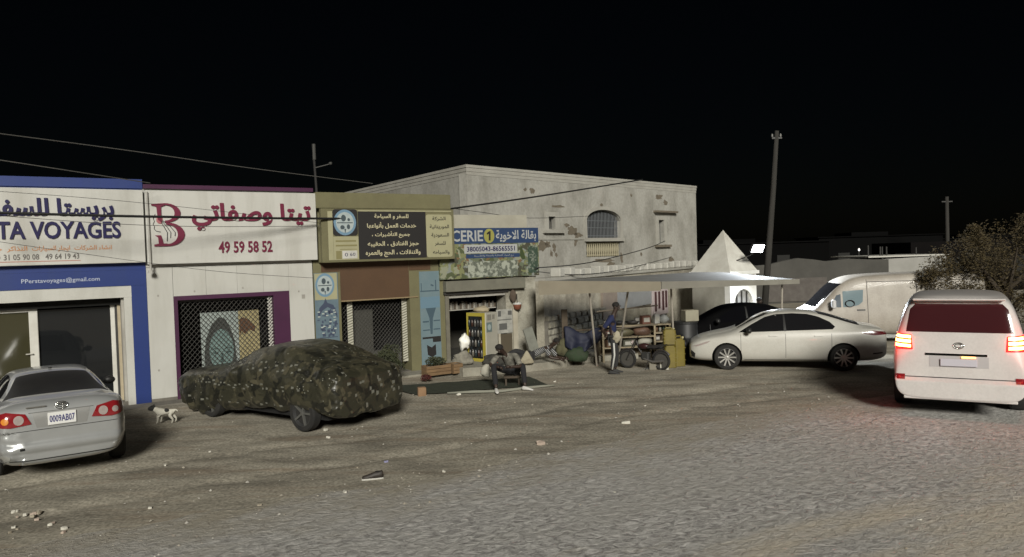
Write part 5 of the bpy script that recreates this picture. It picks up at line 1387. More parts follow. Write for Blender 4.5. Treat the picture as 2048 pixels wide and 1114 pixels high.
def person(label, J, skinm, shirt, trousers, shoe, loc, rz=0, hair=mat('hair_black', (.012, .010, .009), .9), sleeve=.9, stripe=None, seed=0, shirt_to='elbow'):
    t = thing('person', label, 'person', loc, rz)
    g = {k: Vector(v) for k, v in J.items()}
    f = g['face'].normalized()                       # where the face looks
    hd = g['head']; nk = g['neck']; up = (hd - nk).normalized(); side = up.cross(f).normalized()
    V = {'pelvis': (g['pelvis'], (.13, .10)), 'waist': (mid(g['pelvis'], g['chest'], .5), (.12, .09)), 'chest': (g['chest'], (.145, .10)), 'neck': (nk, .055),
         'jaw': (hd - up * .045 + f * .018, (.062, .066)), 'head': (hd + up * .01, (.078, .086)), 'crown': (hd + up * .085 - f * .008, (.062, .072))}
    E = [('pelvis', 'waist'), ('waist', 'chest'), ('chest', 'neck'), ('neck', 'jaw'), ('jaw', 'head'), ('head', 'crown')]
    ex = MB()
    for s in 'LR':
        V['sh' + s] = (g['sh' + s], .058); V['el' + s] = (g['el' + s], .042); V['fa' + s] = (mid(g['el' + s], g['wr' + s], .35), .041); V['wr' + s] = (g['wr' + s], .027)
        E += [('chest', 'sh' + s), ('sh' + s, 'el' + s), ('el' + s, 'fa' + s), ('fa' + s, 'wr' + s)]
        V['hip' + s] = (g['hip' + s], .088); V['kn' + s] = (g['kn' + s], .058); V['ca' + s] = (mid(g['kn' + s], g['an' + s], .35), .056); V['an' + s] = (g['an' + s], .036)
        E += [('pelvis', 'hip' + s), ('hip' + s, 'kn' + s), ('kn' + s, 'ca' + s), ('ca' + s, 'an' + s)]
        hand(ex, g['wr' + s], g['wr' + s] - g['el' + s], f)
        ex.blob(hd + side * (.082 if s == 'L' else -.082) - f * .01, (.02, .02, .032), nz=0)
    ex.blob(hd + f * .095 - up * .012, (.016, .016, .024), nz=0)      # nose
    ex.blob(hd + f * .084 - up * .055, (.03, .03, .012), nz=0)        # lips
    ex.blob(hd + f * .070 + up * .035, (.055, .055, .016), nz=0)      # brow
    b = skin('body', V, E, skinm, t, extra=ex)
    e = MB()
    for s in (1, -1): e.blob(hd + f * .083 + side * .032 * s + up * .012, (.010, .010, .009), nz=0)
    e.build('eyes', mat('eye_white', (.35, .33, .3), .3), t, smooth=True)
    h = MB(); h.blob(hd + up * .055 - f * .018, (.092, .098, .075), nz=.08, sub=3, seed=seed); h.build('hair', hair, t, smooth=True)
    k = 1.13
    VS = {'pelvis': (g['pelvis'], (.150, .118)), 'waist': (mid(g['pelvis'], g['chest'], .5), (.145, .112)), 'chest': (g['chest'], (.165, .120)), 'col': (mid(g['chest'], nk, .72), .072)}
    ES = [('pelvis', 'waist'), ('waist', 'chest'), ('chest', 'col')]
    for s in 'LR':
        end = g['el' + s] if shirt_to == 'elbow' else g['wr' + s]
        VS['sh' + s] = (g['sh' + s], .076); VS['sl' + s] = (mid(g['sh' + s], g['el' + s], .9 if shirt_to != 'short' else .55), .060)
        ES += [('chest', 'sh' + s), ('sh' + s, 'sl' + s)]
        if shirt_to == 'wrist':
            VS['cf' + s] = (mid(g['el' + s], g['wr' + s], .85), .042); ES += [('sl' + s, 'cf' + s)]
    skin('shirt', VS, ES, shirt, t)
    VT = {'pelvis': (g['pelvis'], (.142, .112))}; ET = []
    for s in 'LR':
        VT['hip' + s] = (g['hip' + s], .102); VT['kn' + s] = (g['kn' + s], .074); VT['hem' + s] = (mid(g['kn' + s], g['an' + s], .9), .058)
        ET += [('pelvis', 'hip' + s), ('hip' + s, 'kn' + s), ('kn' + s, 'hem' + s)]
    tr = skin('trousers', VT, ET, trousers, t)
    if stripe:
        s = 'R'; d = g['out'].normalized(); m = MB()
        m.tube([g['hip' + s] + d * .085 + Vector((0, 0, -.1)), g['kn' + s] + d * .062, mid(g['kn' + s], g['an' + s], .9) + d * .048], [.022, .024, .022], seg=6); m.build('side_stripe', stripe, tr, smooth=True)
    for s in 'LR':
        a = g['an' + s]; d = (g['to' + s] - a); d.z = 0; d = d.normalized(); w = Vector((-d.y, d.x, 0))
        m = MB(); z0 = a.z - .085; prof = []
        for u, wd, h in ((-.075, .032, .075), (-.03, .040, .09), (.05, .042, .075), (.13, .046, .048), (.18, .036, .032), (.20, .016, .018)):
            c = Vector((a.x, a.y, 0)) + d * u; prof.append((c, wd, h))
        vs = []
        for c, wd, h in prof:
            for ang in range(8):
                q = 2 * math.pi * ang / 8; vs.append((c.x + w.x * wd * math.cos(q), c.y + w.y * wd * math.cos(q), z0 + max(0.0, h * .5 + h * .5 * math.sin(q) * 1.15)))
        n = 8; fs = [(i * n + k2, i * n + (k2 + 1) % n, (i + 1) * n + (k2 + 1) % n, (i + 1) * n + k2) for i in range(len(prof) - 1) for k2 in range(n)] + [tuple(range(n)), tuple(range((len(prof) - 1) * n, len(prof) * n))]
        m.add(vs, fs); m.build('shoe', shoe, t, smooth=True)
    return t
M_skin = mat('dark_skin', (.040, .024, .017), .55, (.030, .018, .013), 8, .5)
white_shoe = mat('shoe_white', (.52, .51, .48), .7); dark_shoe = mat('shoe_dark', (.03, .03, .03), .8)
# standing in profile, looking right, hands clasped behind the back
person('person standing in a blue shirt and dark trousers with a white stripe, hands behind back', dict(
    face=(.97, -.2, -.12), head=(.10, 0, 1.655), neck=(.045, 0, 1.49), chest=(-.01, 0, 1.27), pelvis=(.02, 0, .93),
    shL=(-.01, .185, 1.40), elL=(-.20, .24, 1.12), wrL=(-.15, .07, .93), shR=(-.02, -.185, 1.40), elR=(-.25, -.25, 1.12), wrR=(-.17, -.07, .95),
    hipL=(.02, .095, .88), knL=(.09, .10, .48), anL=(.05, .11, .085), toL=(.3, .13, .03), hipR=(.02, -.095, .88), knR=(.03, -.11, .48), anR=(-.04, -.12, .085), toR=(.2, -.16, .03), out=(0, -1, 0)),
    M_skin, mat('shirt_blue', (.012, .018, .062), .9, (.009, .013, .045), 6, .6, bump=.3, bscale=14), mat('trousers_dark', (.022, .022, .023), .9, (.03, .03, .03), 5, .5, bump=.3, bscale=12), dark_shoe, (2.46, 18.62, 0), R(-6),
    stripe=mat('stripe_white', (.5, .5, .47), .8))
m = MB(); m.blob((0, 0, 0), (.10, .05, .13), nz=.5, seed=4, sub=3)
m.build('knotted_cloth', mat('beige_cloth', (.33, .30, .22), .9, bump=.4, bscale=15), None, loc=(2.54, 18.44, .93), label='pale beige cloth hanging at the hip of the standing person', cat='cloth', smooth=True)
# sitting low, bent forward over the knees
person('person bent forward on a stool in pale shirt and white shoes', dict(
    face=(-.45, -.75, -.5), head=(-.20, -.30, .90), neck=(-.12, -.19, .80), chest=(-.03, -.05, .64), pelvis=(.06, .12, .36),
    shL=(.15, -.20, .74), elL=(.26, -.40, .50), wrL=(.02, -.52, .52), shR=(-.24, -.02, .74), elR=(-.44, -.22, .52), wrR=(-.22, -.46, .50),
    hipL=(.16, .08, .35), knL=(.30, -.36, .53), anL=(.34, -.60, .085), toL=(.60, -.72, .03), hipR=(-.05, .04, .35), knR=(-.36, -.38, .53), anR=(-.30, -.74, .085), toR=(-.26, -1.0, .03), out=(-1, 0, 0)),
    M_skin, mat('shirt_pale', (.20, .19, .16), .9, (.09, .087, .072), 9, .8, contrast=(.45, .6)), mat('trousers_black', (.013, .013, .015), .9), white_shoe, (-.12, 17.20, .01), 0, seed=2)
m = MB(); m.box(-.2, .2, -.15, .15, .18, .24, c=.01); st_ = m.build('low_stool', mat('stool_wood', (.06, .045, .03), .8), None, loc=(-.06, 17.34, 0), label='low dark stool under the sitting person', cat='stool')
for sx in (-.15, .15):
    for sy in (-.1, .1):
        m = MB(); m.box(sx - .02, sx + .02, sy - .02, sy + .02, 0, .18); m.build('leg', mat('stool_wood', (.06, .045, .03), .8), st_)
# reclining on the pavement, propped on an elbow
stripes = mat('shirt_striped', (.035, .036, .04), .9)
nt = stripes.node_tree; wv = nt.nodes.new('ShaderNodeTexWave'); wv.inputs['Scale'].default_value = 7.5; wv.inputs['Distortion'].default_value = 1.0; tcx = nt.nodes.new('ShaderNodeTexCoord')
mpx = nt.nodes.new('ShaderNodeMapping'); mpx.inputs['Rotation'].default_value = (0, R(45), R(10)); nt.links.new(tcx.outputs['Object'], mpx.inputs[0]); nt.links.new(mpx.outputs[0], wv.inputs[0])
crx = nt.nodes.new('ShaderNodeValToRGB'); crx.color_ramp.elements[0].position = .62; crx.color_ramp.elements[0].color = (.032, .033, .038, 1); crx.color_ramp.elements[1].position = .70; crx.color_ramp.elements[1].color = (.30, .30, .29, 1)
nt.links.new(wv.outputs[0], crx.inputs[0]); nt.links.new(crx.outputs[0], nt.nodes['Principled BSDF'].inputs['Base Color'])
person('person in a dark striped shirt lying propped on one elbow on the pavement', dict(
    face=(.35, -.9, -.2), head=(.60, -.10, .50), neck=(.50, -.03, .395), chest=(.32, .02, .30), pelvis=(-.06, .06, .15),
    shL=(.50, .12, .34), elL=(.66, .10, .07), wrL=(.84, -.08, .06), shR=(.34, -.16, .36), elR=(.42, -.32, .13), wrR=(.66, -.34, .08),
    hipL=(-.10, .12, .15), knL=(-.45, .05, .30), anL=(-.78, .10, .10), toL=(-.95, .0, .05), hipR=(-.08, -.04, .16), knR=(-.42, -.20, .16), anR=(-.82, -.12, .09), toR=(-1.0, -.2, .05), out=(0, -1, 0)),
    M_skin, stripes, mat('trousers_charcoal', (.020, .020, .021), .9), dark_shoe, (.48, 19.62, .215), R(6), seed=5)
# half hidden behind the black car
person('person in black sitting behind the black car, only head and shoulders showing', dict(
    face=(.3, -.95, -.1), head=(0, -.02, 1.30), neck=(0, 0, 1.14), chest=(0, 0, .95), pelvis=(0, .05, .55),
    shL=(.19, 0, 1.06), elL=(.27, -.12, .80), wrL=(.1, -.3, .75), shR=(-.19, 0, 1.06), elR=(-.27, -.12, .80), wrR=(-.1, -.3, .75),
    hipL=(.1, .02, .52), knL=(.14, -.42, .52), anL=(.14, -.40, .085), toL=(.16, -.6, .03), hipR=(-.1, .02, .52), knR=(-.14, -.42, .52), anR=(-.14, -.40, .085), toR=(-.16, -.6, .03), out=(1, 0, 0)),
    M_skin, mat('shirt_black', (.014, .014, .015), .9), mat('trousers_black', (.013, .013, .015), .9), dark_shoe, (7.95, 24.15, .0), 0, seed=6)
m = MB(); m.box(-.25, .25, -.2, .2, 0, .44, c=.02); m.build('block_seat', M_jamb, None, loc=(7.95, 24.28, 0), label='concrete block seat under the person in black', cat='block')

def puppy():
    t = thing('puppy', 'small white puppy with a black head beside the covered car', 'dog', (-6.72, 14.25, gz(-6.72, 14.25)), R(8))
    w = mat('fur_white', (.52, .50, .43), .95, (.40, .38, .32), 14, .6); k = mat('fur_black', (.02, .02, .019), .9)
    V = {'hips': ((.15, 0, .235), (.058, .062)), 'belly': ((.03, 0, .225), (.056, .062)), 'chest': ((-.09, 0, .235), (.060, .072)), 'neck': ((-.165, 0, .29), .058), 'nape': ((-.205, 0, .312), .052)}
    E = [('hips', 'belly'), ('belly', 'chest'), ('chest', 'neck'), ('neck', 'nape')]
    for s, y in (('L', .05), ('R', -.05)):
        dx = .02 if s == 'L' else -.015
        V['fs' + s] = ((-.10, y, .18), .032); V['fe' + s] = ((-.085 + dx, y, .115), .022); V['fw' + s] = ((-.095 + dx, y, .05), .017); V['fp' + s] = ((-.115 + dx, y, .014), .016)
        E += [('chest', 'fs' + s), ('fs' + s, 'fe' + s), ('fe' + s, 'fw' + s), ('fw' + s, 'fp' + s)]
        V['hk' + s] = ((.125 + dx, y, .16), .036); V['hh' + s] = ((.185 + dx, y, .085), .018); V['ha' + s] = ((.175 + dx, y, .035), .015); V['hp' + s] = ((.155 + dx, y, .013), .016)
        E += [('hips', 'hk' + s), ('hk' + s, 'hh' + s), ('hh' + s, 'ha' + s), ('ha' + s, 'hp' + s)]
    V['t1'] = ((.215, 0, .27), .018); V['t2'] = ((.25, 0, .22), .010); E += [('hips', 't1'), ('t1', 't2')]
    b = skin('body', V, E, w, t)
    skin('black_face', {'a': ((-.150, 0, .295), .055), 'b': ((-.20, 0, .318), (.070, .066)), 'c': ((-.245, 0, .30), .046), 'd': ((-.29, 0, .290), .030)}, [('a', 'b'), ('b', 'c'), ('c', 'd')], k, t)
    for y in (-.045, .045):
        m = MB(); m.add([(-.18, y, .345), (-.22, y * 1.1, .35), (-.195, y * 1.9, .375), (-.185, y * 1.2, .325)], [(0, 1, 2), (0, 2, 3), (1, 3, 2), (0, 3, 1)]); m.build('ear', k, t)
    m = MB(); m.blob((.06, -.045, .262), (.042, .028, .036), nz=.3, seed=3); m.build('black_patch', k, b, smooth=True)
puppy()
# ------------------------------------------------------------------ pavement and street clutter
M_conc = mat('worn_concrete', (.30, .285, .235), .95, (.19, .175, .14), 2.2, .8, bump=.4, bscale=14, fine=.15)
def pavement():
    o = None
    pts = [(7.02, -.02), (7.02, -1.42), (7.6, -1.62), (8.4, -1.95), (9.0, -2.06), (9.85, -2.02), (10.3, -1.7), (10.3, -.02)]
    m = MB(); m.prism([(a, b) for a, b in pts], -.04, .20, plane='xy')
    o = m.build('pavement', M_conc, None, loc=F0, rz=FA, kind='structure', label='raised concrete pavement in front of the grocery')
    m = MB(); m.prism([(4.0, -.02), (4.0, -.55), (7.0, -.7), (7.0, -.02)], -.04, .05, plane='xy'); m.build('doorstep', M_conc, None, loc=F0, rz=FA, kind='structure', label='low doorstep in front of the olive shop')
    m = MB(); m.prism([(-6.4, -.03), (-6.4, -.6), (3.98, -.5), (3.98, -.03)], -.04, .035, plane='xy'); m.build('apron', M_grime, None, loc=F0, rz=FA, kind='structure', label='dirty concrete apron along the first two shopfronts')
    m = MB(); m.prism([(10.32, -1.0), (10.4, -1.75), (12.2, -2.2), (12.9, -1.6), (12.2, -1.0)], -.04, .16, plane='xy'); m.build('pavement', M_conc, None, loc=F0, rz=FA, kind='structure', label='broken end of the pavement beside the outbuilding')
pavement()
def leafy(parent, name, c, r, n, m, seed, size=(.03, .06), flat=1.0, stems=0):
    rp = random.Random(seed); b = MB()
    for k in range(n):
        u = Vector((rp.gauss(0, 1), rp.gauss(0, 1), rp.gauss(0, 1))).normalized() * (rp.random() ** .4)
        p = Vector((c[0] + u.x * r[0], c[1] + u.y * r[1], c[2] + u.z * r[2]))
        kf = .75 + .5 * noise.noise(p * 2.2 + Vector((seed, 0, 0))); p = Vector(c) + (p - Vector(c)) * kf
        a = Vector((rp.gauss(0, 1), rp.gauss(0, 1), rp.gauss(0, .8))).normalized(); s = rp.uniform(*size)
        v = a.orthogonal().normalized() * s * .42; e = a * s
        b.add([p - e, p + v, p + e, p - v], [(0, 1, 2, 3)], m=k % 2)
    return b.build(name, m, parent)
leaf_d = [mat('leaf_dark', (.030, .036, .016), .7), mat('leaf_dark_b', (.045, .050, .022), .7)]
leaf_t = [mat('tree_leaf', (.058, .042, .014), .75), mat('tree_leaf_b', (.038, .027, .010), .75)]
bark = mat('bark', (.06, .045, .03), .95, (.035, .028, .02), 8, .7)
# shrub and planters
p = fw(5.15, -1.05)
t = thing('shrub', 'dark leafy shrub growing between the covered car and the planters', 'shrub', p)
leafy(t, 'foliage', (0, 0, .52), (.50, .42, .50), 2600, leaf_d, 1, (.02, .045))
for k in range(5):
    m = MB(); a = k * 1.26; m.tube([(0, 0, -.02), (.1 * math.cos(a), .1 * math.sin(a), .3), (.25 * math.cos(a), .25 * math.sin(a), .7)], [.02, .015, .006], seg=5); m.build('stem', bark, t)
def planter(s, y, w, label, seed, plants):
    t = thing('planter_box', label, 'planter', F0, FA)
    terr = mat('planter_boards', (.20, .125, .062), .85, (.13, .08, .04), 4, .8, bump=.3, bscale=12, stretch=(1, 1, 4))
    for k in range(3):
        m = MB(); m.box(s, s + w, y - .17, y - .14, .055 + k * .082, .130 + k * .082, c=.006); m.build('front_board', terr, t)
    m = MB(); m.box(s, s + .03, y - .139, y + .16, .05, .30); m.box(s + w - .03, s + w, y - .139, y + .16, .05, .30); m.box(s + .03, s + w - .03, y + .13, y + .16, .05, .30); m.build('side_boards', terr, t)
    m = MB(); m.box(s + .03, s + w - .03, y - .139, y + .13, .08, .27); m.build('soil', M_grime, t)
    if plants: leafy(t, 'plants', (s + w / 2, y, .40), (w * .52, .2, .15), 900, leaf_d, seed, (.015, .035))
    return t
planter(6.15, -.98, .68, 'wooden planter box with low green plants below the blue poster', 4, True)
planter(6.86, -1.08, .26, 'small bare wooden planter box at the pavement corner', 5, False)
p = fw(5.9, -1.6); m = MB(); rp = random.Random(9)
t = thing('red_plant', 'small dark red leafy plant at the foot of the olive pilaster', 'plant', p)
leafy(t, 'leaves', (0, 0, .13), (.22, .16, .13), 260, [mat('leaf_red', (.085, .018, .014), .7), mat('leaf_red_b', (.05, .014, .012), .7)], 8, (.02, .04))
m = MB(); m.cyl((0, 0, -.02), (0, 0, .12), .01, seg=5); m.build('stem', bark, t)
# mat
m = MB(); n = 22; vs = []; 
for j in range(8):
    for i in range(n):
        u, v = i / (n - 1), j / 7
        a = Vector((-3.0, 17.6)).lerp(Vector((.35, 18.4)), u); b_ = Vector((-2.2, 16.35)).lerp(Vector((.75, 17.15)), u); q = a.lerp(b_, v)
        vs.append((q.x, q.y + .05 * noise.noise(Vector((u * 6, v, 0))), max(gz(q.x, q.y), -.002) + .022 + .018 * noise.noise(Vector((u * 9, v * 4, 2)))))
m.add(vs, [(j * n + i, j * n + i + 1, (j + 1) * n + i + 1, (j + 1) * n + i) for j in range(7) for i in range(n - 1)])
m.build('ground_mat', mat('green_mat', (.030, .036, .020), .95, (.018, .022, .013), 4, .8, bump=.5, bscale=30), None, label='dark green mat spread on the sand before the grocery', cat='mat', smooth=True)
m = MB(); pts_ = [(-1.5, 16.42), (-.9, 16.48), (-.3, 16.45), (.2, 16.75), (.6, 16.92), (.9, 17.0)]
m.tube([(x, y, max(gz(x, y), 0) + .03) for x, y in pts_], [.02, .035, .03, .035, .03, .02], seg=6); m.build('rolled_edge', mat('cloth_grey', (.22, .22, .18), .9), None, label='rumpled pale hem of sheet along the front of the green mat', cat='cloth', smooth=True)

# display fridge
def fridge():
    t = thing('display_fridge', 'white drinks fridge with a yellow-framed glass front, standing at the grocery', 'fridge', fw(8.02, -.82, .20), R(51))
    # local -x side is the glass front, -y side the white flank
    W, D, Hh = .62, .56, 1.30
    white = mat('fridge_white', (.38, .365, .31), .4, (.31, .30, .25), 3, .6); yel = mat('fridge_yellow', (.36, .30, .045), .4)
    m = MB(); m.box(.05, D, -.02, W, .06, Hh, c=.02); m.build('cabinet', white, t)
    m = MB(); m.box(-.005, .05, .0, .055, .08, Hh); m.box(-.005, .05, W - .055, W - .002, .08, Hh); m.box(-.005, .05, .055, W - .055, Hh - .09, Hh); m.build('yellow_frame', yel, t)
    m = MB(); m.box(-.05, .05, -.01, W, -.08, .075, c=.03); m.build('yellow_kickplate', yel, t)
    m = MB(); m.box(.012, .02, .056, W - .056, .08, Hh - .09); m.build('glass_door', M_carglass, t)
    cols = [(.10, .095, .085), (.05, .025, .018), (.025, .035, .04), (.13, .12, .10), (.04, .04, .04)]
    for r_ in range(4):
        for k in range(5):
            m = MB(); z = .12 + r_ * .27; y = .10 + k * .105
            m.lathe([(.032, z), (.034, z + .10), (.028, z + .14), (.012, z + .17), (.012, z + .19)], (-.0, y, 0), 8); m.build('bottle', mat('bottle_%d' % ((k + r_) % 5), cols[(k + r_) % 5], .3), t, smooth=True)
    m = MB(); m.box(.12, .28, -.028, -.021, Hh - .20, Hh - .05); m.box(.32, .42, -.028, -.021, Hh - .18, Hh - .06); m.build('sticker_dark', mat('sticker_dark', (.20, .19, .16), .7), t)
    m = MB(); m.box(.08, .30, -.028, -.021, Hh - .52, Hh - .26); s_ = m.build('sticker_blue', mat('sticker_teal', (.13, .17, .17), .7), t)
    m = MB(); m.prism(disc_pts(.19, Hh - .39, .07, .08, 14), -.032, -.028); m.build('sticker_disc', mat('sticker_pale', (.3, .36, .36), .7), s_)
    for x in (.1, .45):
        for y in (.08, .5):
            m = MB(); m.box(x, x + .05, y, y + .05, 0, .06); m.build('foot', M_trim, t)
fridge()
def lump(name, label, cat, loc, r, m, seed, nz=.25, flat=None, rz=0, sub=3, fold=0.0, group=None):
    b = MB(); b.blob((0, 0, 0), r, nz=nz, seed=seed, sub=sub, flat=flat)
    if fold:
        b.v = [tuple(Vector(v) * (1 + fold * noise.noise(Vector(v) * 9 + Vector((seed, 0, 0))) + fold * .6 * noise.noise(Vector(v) * 21))) for v in b.v]
    return b.build(name, m, None, loc=loc, rz=rz, label=label, cat=cat, smooth=True, group=group)
def tri_sack(loc, m):
    me = bpy.data.meshes.new('sack')
    P = [(-.23, 0, .0), (.23, 0, .02), (.02, 0, .40)]
    vs = [(x, -.06, z) for x, y, z in P] + [(x * .8, .10, z * .8 + .01) for x, y, z in P]
    me.from_pydata(vs, [], [(0, 1, 2), (5, 4, 3), (0, 3, 4, 1), (1, 4, 5, 2), (2, 5, 3, 0)])
    def md(t):
        q = t.modifiers.new('s', 'SUBSURF'); q.subdivision_type = 'SIMPLE'; q.levels = 2
        q = t.modifiers.new('s2', 'SUBSURF'); q.levels = 2
    me = finish(me, [md])
    for v in me.vertices:
        c = Vector((0, 0, .16)); u = Vector((v.co.x, 0, v.co.z)) - c; k = max(0, 1 - u.length / .3)
        v.co.y += (-1 if v.co.y < 0 else 1) * .09 * k ** .7 + .012 * noise.noise(v.co * 14)
    me.polygons.foreach_set('use_smooth', [True] * len(me.polygons)); me.materials.append(m)
    put('sack', me, None, loc, R(4), 'large pale triangular sack beside the reclining person', 'sack')
lump('plastic_bag', 'white bag standing in for a glowing panel at the left of the drinks fridge', 'bag', fw(7.62, -.42, .72), (.12, .08, .20), mat('bag_glow_white', (.82, .81, .74), .5), 3, .6, fold=.35)  # stand-in bag: the panel's glow is imitated by a very pale colour
lump('sack', 'beige cloth sack lying on top of the drinks fridge', 'sack', fw(8.2, -.42, 1.57), (.22, .15, .09), mat('sack_beige', (.33, .28, .19), .9, bump=.3, bscale=15), 5, .3, flat=-.08, fold=.1)
tri_sack((.30, 19.25, .21),  mat('sack_pale', (.32, .29, .21), .9, (.24, .21, .15), 4, .6, bump=.3, bscale=14))
lump('sack', 'grey sack heaped under the fridge corner at the pavement', 'sack', fw(7.30, -.95, .36), (.26, .18, .18), mat('rubble_grey', (.26, .245, .20), .95, (.13, .12, .10), 7, .8), 8, .4, flat=-.15, fold=.15)
lump('sack', 'dark bundle lying left of the pale triangular sack', 'bundle', (-.15, 19.35, .34), (.30, .18, .15), mat('bundle_dark', (.035, .035, .032), .9, (.12, .115, .10), 9, .7, contrast=(.52, .6)), 9, .4, flat=-.13, fold=.15)
lump('sack', 'small pale bag beside the sitting person', 'bag', (-.68, 17.55, .33), (.12, .10, .17), mat('bag_cream', (.34, .325, .27), .8), 10, .3, fold=.1, flat=-.32)
lump('sack', 'green net sack on the pavement under the blue tarpaulin', 'sack', (1.66, 19.95, .30), (.30, .2, .22), mat('net_green', (.018, .036, .013), .85, (.03, .038, .022), 8, .8, bump=.5, bscale=25), 12, .4, flat=-.16, fold=.15)
lump('sack', 'mossy brown sack behind the green net sack', 'sack', (1.38, 20.2, .48), (.24, .2, .26), mat('sack_moss', (.10, .095, .05), .9, (.06, .055, .03), 8, .7), 14, .4, flat=-.3, fold=.15)
# blue tarpaulin slung over a rail
def tarp():
    b = MB(); nx, ny = 22, 14; vs = []
    for j in range(ny):
        for i in range(nx):
            u, v = i / (nx - 1), j / (ny - 1)
            top = .98 + .10 * math.sin(u * 7 + 1) * (1 - u * .3) - .05 * u
            lower = .35 + .30 * abs(u - .38) ** 1.3 * 2.2
            z = top + (lower - top) * v
            y = -.14 - .12 * math.sin(min(1, v * 1.6) * math.pi * .5) + .06 * math.sin(u * 17 + v * 2) * v + .03 * noise.noise(Vector((u * 5, v * 5, 1)))
            vs.append((u * .98, y, z))
    k = len(vs)
    vs += [(x, y + .07 + .03 * math.sin(x * 9), z) for x, y, z in vs]
    q = [(j * nx + i, j * nx + i + 1, (j + 1) * nx + i + 1, (j + 1) * nx + i) for j in range(ny - 1) for i in range(nx - 1)]
    fs = q + [tuple(k + a for a in reversed(f)) for f in q]
    ring = [i for i in range(nx)] + [j * nx + nx - 1 for j in range(1, ny)] + [(ny - 1) * nx + i for i in range(nx - 2, -1, -1)] + [j * nx for j in range(ny - 2, 0, -1)]
    fs += [(ring[i], ring[(i + 1) % len(ring)], ring[(i + 1) % len(ring)] + k, ring[i] + k) for i in range(len(ring))]
    b.add(vs, fs)
    b.build('tarpaulin', mat('tarp_blue', (.008, .011, .030), .7, (.006, .008, .022), 3, .6), None, loc=(1.34, 20.15, 0), rz=R(8), label='dark blue tarpaulin slung against the stone wall', cat='tarpaulin', smooth=True)
tarp()
t = thing('plank_rack', 'rough timber rack carrying the blue tarpaulin, one brown plank standing up', 'rack', (1.30, 20.18, 0), R(8))
wood = mat('plank_brown', (.075, .058, .040), .9, (.05, .038, .026), 6, .7)
m = MB(); m.box(.0, .16, -.03, .02, 0.16, 1.52); m.build('plank', wood, t)
m = MB(); m.box(.9, 1.0, -.03, .03, .0, .98); m.build('post', wood, t)
m = MB(); m.cyl((0, -.02, .94), (1.02, 0, .93), .03, seg=7); m.build('rail', wood, t)
t = thing('leaning_board', 'grey board leaning on the peeling wall behind the striped shirt', 'board', (.62, 20.55, .2), R(32))
m = MB(); m.T = Matrix.Rotation(R(-14), 4, 'Y') @ Matrix.Rotation(R(-8), 4, 'X'); m.box(-.16, .14, -.02, .02, 0, .85); m.build('panel', mat('board_grey', (.19, .195, .165), .8, (.13, .13, .11), 4, .7), t)
t = thing('hanging_basket', 'red and white basket hanging on the grocery pier', 'basket', fw(9.55, -.12, 1.62), 0)
m = MB(); m.lathe([(.05, -.16), (.10, -.12), (.12, -.03), (.12, 0)], seg=12); m.build('bowl', mat('basket_red', (.17, .055, .028), .7), t, smooth=True)
m = MB(); m.lathe([(.125, 0), (.125, .05), (.10, .05), (.10, 0)], seg=12); m.build('rim', mat('basket_white', (.5, .5, .47), .7), t)
m = MB(); m.cyl((0, 0, .04), (0, .05, .30), .01, seg=5); m.build('cord', M_trim, t)
lump('dark_bag', 'dark brown bag hung above the red and white basket', 'bag', fw(9.42, -.12, 1.86), (.10, .06, .16), mat('bag_brown', (.075, .055, .04), .9), 21, .3, fold=.1)
lump('dark_crate_heap', 'dark heap of cloths below the fridge on the pavement', 'bundle', fw(8.05, -1.5, .32), (.42, .2, .16), mat('heap_dark', (.03, .03, .026), .9, (.06, .055, .045), 6, .8), 22, .4, flat=-.13, fold=.15)

# stall shelf and goods
SH = Matrix.Translation((2.42, 20.45, 0)) @ Matrix.Rotation(R(7), 4, 'Z')
t = put('stall_shelf', None, None, M=SH, label='timber shelf unit of the street stall, four shelves at its right end', cat='shelf')
sw = mat('shelf_timber', (.30, .25, .165), .85, (.20, .165, .11), 5, .7)
W = 1.95
for x in (0, 1.46, W - .05):
    for y in (0, .42):
        m = MB(); m.box(x, x + .05, y, y + .05, -.02, 1.0); m.build('upright', sw, t)
for z, a, b in ((.97, .0, W), (.66, .05, 1.46), (.38, .05, 1.46), (.74, 1.51, W - .05), (.50, 1.51, W - .05), (.26, 1.51, W - .05)):
    m = MB(); m.box(a + .002, b - .002, -.012, .47, z, z + .03); m.build('shelf_board', sw, t)
m = MB(); m.box(.05, W - .05, .475, .49, .1, .95); m.build('back_panel', mat('shelf_back', (.13, .105, .07), .9, (.09, .07, .05), 3, .7), t)
